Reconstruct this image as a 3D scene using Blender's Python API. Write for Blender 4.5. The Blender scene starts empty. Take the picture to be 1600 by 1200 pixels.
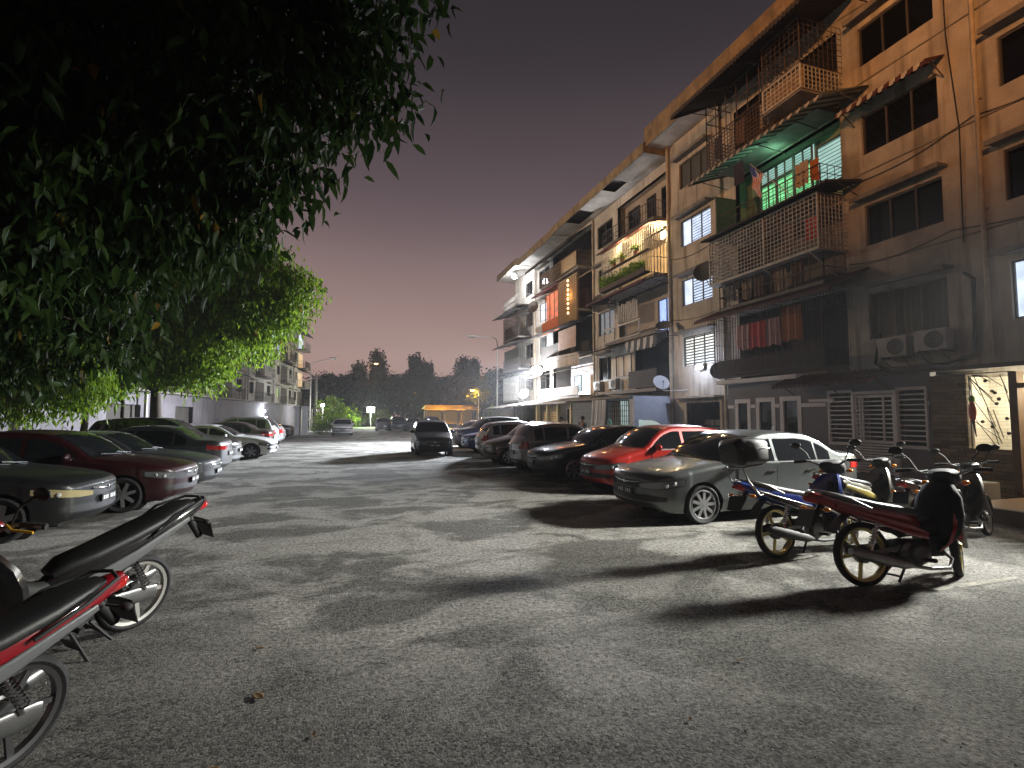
import bpy, bmesh, math, random
import numpy as np
from mathutils import Vector, Matrix, Euler
R = math.radians
random.seed(7); rng = np.random.default_rng(7)
S = bpy.context.scene
COL = S.collection

# ---------------------------------------------------------------- camera
cd = bpy.data.cameras.new('camera'); cam = bpy.data.objects.new('camera', cd); COL.objects.link(cam)
cd.lens = 18.0; cd.sensor_width = 36.0; cd.clip_start = 0.05; cd.clip_end = 3000
cam.location = (0, 0, 1.75); cam.rotation_euler = (R(90) + math.atan(50 / 800.), 0, -R(17.7))
S.camera = cam
# ---------------------------------------------------------------- night sky lit by the town below
W = bpy.data.worlds.new('World'); S.world = W; W.use_nodes = True
nt = W.node_tree; nt.nodes.clear()
_o = nt.nodes.new('ShaderNodeOutputWorld'); _b = nt.nodes.new('ShaderNodeBackground')
_tc = nt.nodes.new('ShaderNodeTexCoord'); _sx = nt.nodes.new('ShaderNodeSeparateXYZ'); _cr = nt.nodes.new('ShaderNodeValToRGB')
nt.links.new(_tc.outputs['Generated'], _sx.inputs[0]); nt.links.new(_sx.outputs['Z'], _cr.inputs[0])
_mr = nt.nodes.new('ShaderNodeMapRange'); _mr.inputs[1].default_value = -.3; _mr.inputs[2].default_value = .75; _mr.inputs[3].default_value = .6; _mr.inputs[4].default_value = 1.2
nt.links.new(_sx.outputs['Y'], _mr.inputs[0]); nt.links.new(_mr.outputs[0], _b.inputs[1])
nt.links.new(_cr.outputs[0], _b.inputs[0]); nt.links.new(_b.outputs[0], _o.inputs[0])
_cr.color_ramp.interpolation = 'CARDINAL'
e = _cr.color_ramp.elements
e[0].position = 0.0; e[0].color = (.34, .22, .19, 1)
e[1].position = 1.0; e[1].color = (.018, .013, .016, 1)
for p, c in ((.06, (.32, .205, .18, 1)), (.13, (.31, .208, .186, 1)), (.33, (.142, .100, .105, 1)), (.54, (.046, .036, .041, 1)), (.8, (.025, .0205, .0235, 1))):
    q = e.new(p); q.color = c
S.view_settings.view_transform = 'Standard'; S.view_settings.look = 'None'
S.view_settings.exposure = 0.0; S.view_settings.gamma = 1.0
S.render.engine = 'CYCLES'
cy = S.cycles
cy.use_denoising = True
try: cy.denoiser = 'OPENIMAGEDENOISE'; cy.denoising_input_passes = 'RGB_ALBEDO_NORMAL'
except Exception: pass
cy.max_bounces = 5; cy.diffuse_bounces = 2; cy.glossy_bounces = 3; cy.transmission_bounces = 3; cy.transparent_max_bounces = 6
cy.sample_clamp_indirect = 3.0; cy.caustics_reflective = False; cy.caustics_refractive = False
cy.use_light_tree = True

# ---------------------------------------------------------------- helpers
def tag(o, label=None, cat=None, group=None, kind=None):
    if label: o['label'] = label
    if cat: o['category'] = cat
    if group: o['group'] = group
    if kind: o['kind'] = kind
    return o
def empty(name, loc=(0, 0, 0), rz=0.0, label=None, cat=None, group=None):
    o = bpy.data.objects.new(name, None); COL.objects.link(o)
    o.location = loc; o.rotation_euler = (0, 0, rz); o.empty_display_size = .2
    return tag(o, label, cat, group)
def kids(o): return list(o.children)
def copy_tree(o, parent=None):
    c = o.copy(); COL.objects.link(c)
    if parent: c.parent = parent
    for ch in kids(o): copy_tree(ch, c)
    return c

def mat(name, col, rough=.6, metal=0., var=0., vscale=3., bump=0., bscale=40., coat=0., emit=None, estr=0., spec=.5, stain=0., col2=None):
    m = bpy.data.materials.new(name); m.use_nodes = True
    n = m.node_tree; b = n.nodes['Principled BSDF']
    b.inputs['Base Color'].default_value = (*col, 1); b.inputs['Roughness'].default_value = rough
    b.inputs['Metallic'].default_value = metal; b.inputs['Coat Weight'].default_value = coat
    b.inputs['Coat Roughness'].default_value = .06
    b.inputs['Specular IOR Level'].default_value = spec
    if emit: b.inputs['Emission Color'].default_value = (*emit, 1); b.inputs['Emission Strength'].default_value = estr
    if var or bump or stain:
        tc = n.nodes.new('ShaderNodeTexCoord')
    if var:
        no = n.nodes.new('ShaderNodeTexNoise'); no.inputs['Scale'].default_value = vscale; no.inputs['Detail'].default_value = 7; no.inputs['Roughness'].default_value = .65
        n.links.new(tc.outputs['Object'], no.inputs['Vector'])
        mx = n.nodes.new('ShaderNodeMix'); mx.data_type = 'RGBA'
        c2 = col2 or tuple(max(0, c * (1 - var)) for c in col)
        mr = n.nodes.new('ShaderNodeMapRange'); mr.inputs[1].default_value = .35; mr.inputs[2].default_value = .68
        n.links.new(no.outputs[0], mr.inputs[0]); n.links.new(mr.outputs[0], mx.inputs[0])
        mx.inputs[6].default_value = (*col, 1); mx.inputs[7].default_value = (*c2, 1)
        last = mx.outputs[2]
        if stain:
            mp = n.nodes.new('ShaderNodeMapping'); mp.inputs['Scale'].default_value = (2.2, 2.2, .16)
            n2 = n.nodes.new('ShaderNodeTexNoise'); n2.inputs['Scale'].default_value = 1.6; n2.inputs['Detail'].default_value = 6
            n.links.new(tc.outputs['Object'], mp.inputs[0]); n.links.new(mp.outputs[0], n2.inputs['Vector'])
            m2 = n.nodes.new('ShaderNodeMapRange'); m2.inputs[1].default_value = .52; m2.inputs[2].default_value = .72; m2.inputs[4].default_value = stain
            n.links.new(n2.outputs[0], m2.inputs[0])
            mx2 = n.nodes.new('ShaderNodeMix'); mx2.data_type = 'RGBA'; n.links.new(m2.outputs[0], mx2.inputs[0])
            n.links.new(last, mx2.inputs[6]); mx2.inputs[7].default_value = (col[0] * .28, col[1] * .26, col[2] * .24, 1); last = mx2.outputs[2]
        n.links.new(last, b.inputs['Base Color'])
    if bump:
        nb = n.nodes.new('ShaderNodeTexNoise'); nb.inputs['Scale'].default_value = bscale; nb.inputs['Detail'].default_value = 4
        n.links.new(tc.outputs['Object'], nb.inputs['Vector'])
        bp = n.nodes.new('ShaderNodeBump'); bp.inputs['Strength'].default_value = bump; bp.inputs['Distance'].default_value = .02
        n.links.new(nb.outputs[0], bp.inputs['Height']); n.links.new(bp.outputs[0], b.inputs['Normal'])
    return m

class MB:
    """collects shapes and links them as ONE mesh object"""
    def __init__(s, T=None): s.v = []; s.f = []; s.m = []; s.c = 0; s.T = T
    def add(s, vs, fs, m=None):
        b = len(s.v); T = s.T
        for p in vs: s.v.append(T(*p) if T else tuple(p))
        for f in fs: s.f.append(tuple(i + b for i in f)); s.m.append(s.c if m is None else m)
        return s
    def box(s, x0, x1, y0, y1, z0, z1, m=None):
        return s.add([(x0, y0, z0), (x1, y0, z0), (x1, y1, z0), (x0, y1, z0), (x0, y0, z1), (x1, y0, z1), (x1, y1, z1), (x0, y1, z1)],
                     [(0, 3, 2, 1), (4, 5, 6, 7), (0, 1, 5, 4), (1, 2, 6, 5), (2, 3, 7, 6), (3, 0, 4, 7)], m)
    def beam(s, p, q, w, h=None, m=None, upv=(0, 0, 1)):
        h = h or w; p = Vector(p); q = Vector(q); d = (q - p).normalized(); u = Vector(upv)
        if abs(d.dot(u)) > .98: u = Vector((1, 0, 0))
        a = d.cross(u).normalized() * w / 2; c = a.cross(d).normalized() * h / 2
        vs = [p - a - c, p + a - c, p + a + c, p - a + c, q - a - c, q + a - c, q + a + c, q - a + c]
        return s.add(vs, [(0, 3, 2, 1), (4, 5, 6, 7), (0, 1, 5, 4), (1, 2, 6, 5), (2, 3, 7, 6), (3, 0, 4, 7)], m)
    def tube(s, pts, r, n=8, m=None, cap=True):
        pts = [Vector(p) for p in pts]; N = len(pts); rr = r if isinstance(r, (list, tuple)) else [r] * N
        d0 = (pts[1] - pts[0]).normalized(); u = Vector((0, 0, 1)) if abs(d0.z) < .9 else Vector((1, 0, 0))
        rings = []
        for i, p in enumerate(pts):
            d = (pts[min(i + 1, N - 1)] - pts[max(i - 1, 0)]).normalized()
            a = d.cross(u).normalized(); u = a.cross(d).normalized()
            rings.append([p + (a * math.cos(t) + u * math.sin(t)) * rr[i] for t in [2 * math.pi * k / n for k in range(n)]])
        return s.loft(rings, cap, m)
    def loft(s, rings, cap=True, m=None):
        n = len(rings[0]); vs = [p for r in rings for p in r]; fs = []
        for i in range(len(rings) - 1):
            for k in range(n):
                a = i * n + k; b = i * n + (k + 1) % n; fs.append((a, b, b + n, a + n))
        if cap: fs.append(tuple(range(n - 1, -1, -1))); fs.append(tuple((len(rings) - 1) * n + k for k in range(n)))
        return s.add(vs, fs, m)
    def body(s, st, n=14, m=None, p=2.4):
        """lofted body along stations (x, z, half_width, half_height[, y]) in the side plane"""
        rings = []
        for i, q in enumerate(st):
            x, z, hw, hh = q[:4]; y0 = q[4] if len(q) > 4 else 0
            a = st[max(i - 1, 0)]; b = st[min(i + 1, len(st) - 1)]
            dx, dz = b[0] - a[0], b[1] - a[1]; l = math.hypot(dx, dz) or 1; nx, nz = -dz / l, dx / l
            ring = []
            for k in range(n):
                t = 2 * math.pi * k / n; c, sn = math.cos(t), math.sin(t)
                cc = math.copysign(abs(c) ** (2 / p), c) * hw; ss = math.copysign(abs(sn) ** (2 / p), sn) * hh
                ring.append((x + nx * ss, y0 + cc, z + nz * ss))
            rings.append(ring)
        return s.loft(rings, True, m)
    def grid(s, rows, m=None):
        n = len(rows[0]); vs = [p for r in rows for p in r]; fs = []
        for i in range(len(rows) - 1):
            for k in range(n - 1):
                a = i * n + k; fs.append((a, a + 1, a + n + 1, a + n))
        return s.add(vs, fs, m)
    def lathe(s, prof, c, ax='y', n=24, m=None, closed=False):
        """profile of (radius, offset along axis) about an axis through c"""
        rows = []
        for r, h in prof:
            row = []
            for k in range(n):
                t = 2 * math.pi * k / n; a, b = r * math.cos(t), r * math.sin(t)
                if ax == 'y': row.append((c[0] + a, c[1] + h, c[2] + b))
                elif ax == 'x': row.append((c[0] + h, c[1] + a, c[2] + b))
                else: row.append((c[0] + a, c[1] + b, c[2] + h))
            rows.append(row)
        if closed: rows.append(rows[0])
        return s.loft(rows, False, m)
    def ell(s, c, r, n=12, k=8, m=None, rot=None):
        rows = []
        for i in range(k + 1):
            ph = math.pi * i / k; rr = max(math.sin(ph), 1e-3)
            row = []
            for j in range(n):
                t = 2 * math.pi * j / n
                p = Vector((r[0] * rr * math.cos(t), r[1] * rr * math.sin(t), r[2] * math.cos(ph)))
                if rot: p = rot @ p
                row.append((c[0] + p.x, c[1] + p.y, c[2] + p.z))
            rows.append(row)
        return s.loft(rows, True, m)
    def prism(s, pts, y0, y1, m=None):
        """polygon of (x,z) extruded along y"""
        n = len(pts)
        vs = [(p[0], y0, p[1]) for p in pts] + [(p[0], y1, p[1]) for p in pts]
        fs = [tuple(range(n)), tuple(range(2 * n - 1, n - 1, -1))] + [(i, i + n, (i + 1) % n + n, (i + 1) % n) for i in range(n)]
        return s.add(vs, fs, m)
    def build(s, name, mats, parent=None, smooth=None, bevel=0, off=None):
        me = bpy.data.meshes.new(name); me.from_pydata(s.v, [], s.f)
        if not isinstance(mats, (list, tuple)): mats = [mats]
        for m in mats: me.materials.append(m)
        if len(mats) > 1: me.polygons.foreach_set('material_index', s.m)
        bm = bmesh.new(); bm.from_mesh(me); bmesh.ops.recalc_face_normals(bm, faces=bm.faces); bm.to_mesh(me); bm.free()
        if smooth:
            me.polygons.foreach_set('use_smooth', [True] * len(me.polygons))
            try: me.set_sharp_from_angle(angle=R(smooth))
            except Exception: pass
        o = bpy.data.objects.new(name, me); COL.objects.link(o)
        if parent:
            o.parent = parent
            if off is not None: o.matrix_parent_inverse = Matrix.Translation((-off[0], -off[1], -off[2]))
        if bevel:
            b = o.modifiers.new('bevel', 'BEVEL'); b.width = bevel; b.segments = 2; b.limit_method = 'ANGLE'; b.angle_limit = R(35)
        return o
def lamp(kind, loc, power, col, rad=.08, aim=None, cone=None, blend=.5):
    L = bpy.data.lights.new('lamp_light', kind); L.energy = power; L.color = col; L.shadow_soft_size = rad
    o = bpy.data.objects.new('lamp_light', L); COL.objects.link(o); o.location = loc
    if kind == 'SPOT':
        L.spot_size = R(cone); L.spot_blend = blend
        o.rotation_euler = (Vector(aim) - Vector(loc)).to_track_quat('-Z', 'Y').to_euler()
    o['kind'] = 'helper'
    return o
def interp(x, P):
    if x <= P[0][0]: return P[0][1]
    for (a, u), (b, v) in zip(P, P[1:]):
        if x <= b:
            t = (x - a) / (b - a); return u + (v - u) * t
    return P[-1][1]
def spl(P, n=160):
    """smooth (pchip-like) resampling of points (x,z)"""
    xs = np.array([p[0] for p in P]); zs = np.array([p[1] for p in P])
    h = np.diff(xs); d = np.diff(zs) / h; m = np.zeros(len(xs)); m[0] = d[0]; m[-1] = d[-1]
    for i in range(1, len(xs) - 1):
        m[i] = 0 if d[i - 1] * d[i] <= 0 else 2 * d[i - 1] * d[i] / (d[i - 1] + d[i])
    def f(x):
        x = min(max(x, xs[0]), xs[-1]); i = min(max(int(np.searchsorted(xs, x) - 1), 0), len(h) - 1)
        t = (x - xs[i]) / h[i]
        return float((2 * t**3 - 3 * t**2 + 1) * zs[i] + (t**3 - 2 * t**2 + t) * h[i] * m[i] + (-2 * t**3 + 3 * t**2) * zs[i + 1] + (t**3 - t**2) * h[i] * m[i + 1])
    return f
# ---------------------------------------------------------------- ground
def ground_mat():
    m = bpy.data.materials.new('worn_asphalt'); m.use_nodes = True; n = m.node_tree; b = n.nodes['Principled BSDF']; L = n.links.new
    N = lambda t: n.nodes.new(t)
    tc = N('ShaderNodeTexCoord')
    def noise(sc, det, rough=.6, vec=None, dist=0):
        q = N('ShaderNodeTexNoise'); q.inputs['Scale'].default_value = sc; q.inputs['Detail'].default_value = det; q.inputs['Roughness'].default_value = rough; q.inputs['Distortion'].default_value = dist
        L(vec or tc.outputs['Object'], q.inputs['Vector']); return q.outputs[0]
    def rng_(src, a, b_, c=0, d=1):
        q = N('ShaderNodeMapRange'); q.inputs[1].default_value = a; q.inputs[2].default_value = b_; q.inputs[3].default_value = c; q.inputs[4].default_value = d; L(src, q.inputs[0]); return q.outputs[0]
    def mix(f, a, b_):
        q = N('ShaderNodeMix'); q.data_type = 'RGBA'; L(f, q.inputs[0])
        for s, v in ((6, a), (7, b_)):
            if isinstance(v, tuple): q.inputs[s].default_value = (*v, 1)
            else: L(v, q.inputs[s])
        return q.outputs[2]
    vor = N('ShaderNodeTexVoronoi'); vor.inputs['Scale'].default_value = 62; L(tc.outputs['Object'], vor.inputs['Vector'])
    sep = N('ShaderNodeSeparateColor'); L(vor.outputs['Color'], sep.inputs[0])
    agg = mix(sep.outputs[0], (.022, .021, .019), (.21, .203, .183))
    op0 = lambda v: rng_(v, 0, 1, 0, .4)
    f1 = noise(9, 8, .75); grit = rng_(f1, .38, .66)
    agg2 = mix(op0(grit), agg, (.085, .080, .07))
    mp = N('ShaderNodeMapping'); mp.inputs['Scale'].default_value = (.75, 1.1, 1); mp.inputs['Rotation'].default_value = (0, 0, .35); L(tc.outputs['Object'], mp.inputs[0])
    sp = N('ShaderNodeSeparateXYZ'); L(tc.outputs['Object'], sp.inputs[0])
    def op(o_, a_, b_):
        q = N('ShaderNodeMath'); q.operation = o_
        for i_, v in enumerate((a_, b_)):
            if isinstance(v, (int, float)): q.inputs[i_].default_value = v
            else: L(v, q.inputs[i_])
        return q.outputs[0]
    # near asphalt coarse with less dust, and light falloff painted in as darker colour
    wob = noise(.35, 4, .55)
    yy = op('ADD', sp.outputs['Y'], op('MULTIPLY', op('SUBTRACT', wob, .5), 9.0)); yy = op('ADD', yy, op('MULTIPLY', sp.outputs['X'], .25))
    dust_falloff = rng_(yy, 2.8, 5.8, .08, 1)
    d1 = rng_(noise(.8, 10, .66, mp.outputs[0], .5), .455, .535); d2 = rng_(noise(2.6, 8, .7, mp.outputs[0], .3), .42, .60)
    fine = rng_(noise(24, 6, .75), .36, .58)
    dust = op('MULTIPLY', op('MULTIPLY', op('ADD', op('MULTIPLY', d1, .75), op('MULTIPLY', op('MULTIPLY', d2, d1), .25)), fine), dust_falloff)
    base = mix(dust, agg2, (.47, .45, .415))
    oil = rng_(noise(.55, 7, .65, None, .6), .57, .70, 0, .5)
    base = mix(oil, base, (.05, .045, .038))
    L(base, b.inputs['Base Color']); b.inputs['Roughness'].default_value = .88; b.inputs['Specular IOR Level'].default_value = .25
    bp = N('ShaderNodeBump'); bp.inputs['Strength'].default_value = 1.0; bp.inputs['Distance'].default_value = .014
    add = N('ShaderNodeMath'); add.operation = 'MULTIPLY_ADD'
    inv = rng_(vor.outputs['Distance'], 0, .6, 1, 0)
    n1 = op('ADD', op('MULTIPLY', noise(34, 8, .72), 2.2), op('MULTIPLY', inv, .45))
    n1 = op('MULTIPLY', n1, op('SUBTRACT', 1.0, op('MULTIPLY', dust, .6)))
    L(n1, bp.inputs['Height'])
    bp2 = N('ShaderNodeBump'); bp2.inputs['Strength'].default_value = .5; bp2.inputs['Distance'].default_value = .09
    L(noise(1.7, 5, .55), bp2.inputs['Height']); L(bp.outputs[0], bp2.inputs['Normal']); L(bp2.outputs[0], b.inputs['Normal'])
    return m
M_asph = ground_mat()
g = MB(); xs = [-220, -120, -40, -15, 15, 40, 120, 220]; ys = [-120, -60, -15, 0, 15, 40, 120, 230]
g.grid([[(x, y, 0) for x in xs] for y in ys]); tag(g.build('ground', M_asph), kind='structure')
M_line = mat('worn_line_paint', (.27, .245, .19), .8, var=.75, vscale=9, bump=.5, bscale=70)
for k, (x0, x1, y) in enumerate(((4.0, 9.3, 3.74), (4.05, 9.4, 6.86), (4.3, 9.4, 9.5), (4.3, 9.4, 12.25), (4.3, 9.4, 14.9), (4.3, 9.4, 17.2))):
    q = MB(); nn = 40
    for i in range(nn):
        a = x0 + (x1 - x0) * i / nn; b_ = x0 + (x1 - x0) * (i + 1) / nn
        if random.random() < (.16 if k else .1): continue
        w = .035 + .012 * random.random(); o = (random.random() - .5) * .012
        q.add([(a, y - w + o, .004), (b_, y - w + o, .004), (b_, y + w + o, .004), (a, y + w + o, .004)], [(0, 1, 2, 3)])
    tag(q.build('bay_marking', M_line), kind='structure')
# loose grit pressed out of the surface
M_stone = mat('grit_stone', (.30, .285, .26), .9, var=.8, vscale=4)
q = MB(); N = 11000
for i in range(N):
    d = 1.9 + 11 * rng.random() ** 1.6; a = R(17.7) + R(58) * (rng.random() * 2 - 1); x, y = d * math.sin(a), d * math.cos(a)
    s = .0022 + .0085 * rng.random() ** 3; h = s * (.5 + .5 * rng.random()); t0 = rng.random() * 6.28
    b = [(x + s * math.cos(t0 + k * 1.5708) * (.6 + .6 * rng.random()), y + s * math.sin(t0 + k * 1.5708) * (.6 + .6 * rng.random()), -.002) for k in range(4)]
    q.add(b + [(x + (rng.random() - .5) * s, y + (rng.random() - .5) * s, h)], [(0, 1, 4), (1, 2, 4), (2, 3, 4), (3, 0, 4)])
tag(q.build('gravel', M_stone), 'loose pale grit scattered over the worn asphalt', 'gravel', kind='stuff')
M_dleaf = mat('dry_leaf', (.16, .09, .03), .8, var=.5, vscale=8)
for i, (x, y, a, L_) in enumerate(((-.62, 2.95, .3, .10), (-.50, 3.62, 2.2, .11), (-.15, 3.1, 1.2, .05), (1.9, 2.6, .6, .05), (2.7, 3.1, 2.5, .05), (.05, 2.35, 1.9, .07), (-1.1, 2.95, .1, .06), (-.6, 4.35, 2.7, .07))):
    q = MB(); rows = []
    for k in range(7):
        t = k / 6; w = L_ * .28 * math.sin(math.pi * min(1, t * .96 + .02)); u = (t - .5) * L_; zz = .006 + .02 * (t - .5) ** 2 * 2
        rows.append([(x + u * math.cos(a) - v * w * math.sin(a), y + u * math.sin(a) + v * w * math.cos(a), zz + .35 * abs(v) * w) for v in (-1, -.5, 0, .5, 1)])
    q.grid(rows); o = q.build('fallen_leaf', M_dleaf, smooth=60)
    md = o.modifiers.new('thick', 'SOLIDIFY'); md.thickness = .002
    tag(o, ('curled brown leaf by the lower left moped wheel', 'yellow brown leaf on the asphalt right of the left mopeds', 'small brown leaf low on the asphalt left of centre', 'tiny brown leaf low on the asphalt right of centre', 'tiny brown leaf farthest right on the open asphalt', 'brown leaf at the bottom edge of the asphalt', 'small leaf nearest the lower left corner', 'brown leaf beyond the others on the left asphalt')[i], 'leaf', 'dry leaves fallen on the asphalt')
# ---------------------------------------------------------------- apartment blocks
M_wallA = mat('stained_cream_render', (.46, .40, .32), .9, var=.5, vscale=.42, bump=.3, bscale=22, stain=.9, col2=(.19, .18, .165))
M_wallB = mat('pale_render', (.50, .45, .38), .9, var=.3, vscale=.5, bump=.25, bscale=30, stain=.75, col2=(.27, .25, .225))
M_wallL = mat('grey_white_render', (.36, .345, .32), .9, var=.4, vscale=.5, bump=.25, bscale=30, stain=.8)
M_conc = mat('dirty_concrete', (.20, .18, .16), .9, var=.5, vscale=1.5, bump=.3, bscale=30)
M_soff = mat('peeling_soffit', (.38, .35, .32), .9, var=.5, vscale=.8)
M_fascia = mat('fascia_board', (.25, .175, .09), .8, var=.6, vscale=1.6, stain=.9)
M_roofm = mat('roof_sheet', (.10, .085, .08), .8, var=.4, vscale=2)
M_pipe = mat('drain_pipe', (.40, .33, .24), .6, var=.4, vscale=3)
M_frame = mat('window_frame', (.05, .045, .04), .6); M_framew = mat('white_frame', (.84, .84, .83), .5, var=.2, vscale=4)
M_pane = mat('dark_pane', (.004, .0045, .005), .08, spec=.25)
M_slat = mat('louvre_glass', (.05, .06, .075), .3)
M_slatg = mat('green_louvre', (.07, .20, .12), .3)
M_awnd = mat('dark_awning', (.045, .04, .038), .8, var=.4, vscale=3); M_awnm = mat('maroon_awning', (.075, .020, .017), .7, var=.4, vscale=3)
M_awnw = mat('white_awning', (.45, .42, .38), .7, var=.35, vscale=4); M_awnt = mat('teal_awning', (.07, .085, .075), .7, var=.4, vscale=4)
M_bar = mat('white_bars', (.42, .40, .36), .6, var=.4, vscale=5); M_bard = mat('rusty_bars', (.07, .05, .04), .8, var=.4, vscale=6)
M_barb = mat('brown_bars', (.16, .10, .05), .7)
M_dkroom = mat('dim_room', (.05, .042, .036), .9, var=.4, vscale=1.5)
M_tan = mat('bamboo_screen', (.30, .20, .09), .8, var=.45, vscale=9)
def glow(name, col, s, var=.35, vs=2.5, col2=None): 
    m = mat(name, (.3, .3, .3), .8, emit=col, estr=s); n = m.node_tree; b = n.nodes['Principled BSDF']
    tc = n.nodes.new('ShaderNodeTexCoord'); no = n.nodes.new('ShaderNodeTexNoise'); no.inputs['Scale'].default_value = vs; no.inputs['Detail'].default_value = 3
    n.links.new(tc.outputs['Object'], no.inputs['Vector']); mr = n.nodes.new('ShaderNodeMapRange'); mr.inputs[1].default_value = .35; mr.inputs[2].default_value = .65
    mr.inputs[3].default_value = s * (1 - var); mr.inputs[4].default_value = s; n.links.new(no.outputs[0], mr.inputs[0]); n.links.new(mr.outputs[0], b.inputs['Emission Strength'])
    return m
G_cool = glow('cool_lit_room', (.66, .78, 1.0), 1.38); G_white = glow('white_lit_room', (.95, .95, .85), 1.38)
G_green = glow('green_lit_room', (.25, .9, .38), 1.15, .5); G_mint = glow('mint_lit_curtain', (.55, .90, .85), .7, .2)
G_blue = glow('blue_lit_curtain', (.36, .52, 1.0), 1.23); G_teal = glow('teal_lit_curtain', (.10, .25, .40), .45, .7, 4)
G_warm = glow('warm_lit_room', (1.0, .62, .28), .8, .5); G_red = glow('red_lit_curtain', (1.0, .10, .01), .75, .7, 3)
G_cream = glow('cream_lit_room', (1.0, .90, .68), .75, .2); G_amber = glow('amber_lit_room', (1.0, .45, .12), .35, .6)
G_pale = glow('pale_lit_room', (.72, .84, 1.0), 1.09, .3); G_lime = glow('lime_lit_room', (.5, .9, .15), .55)

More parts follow.
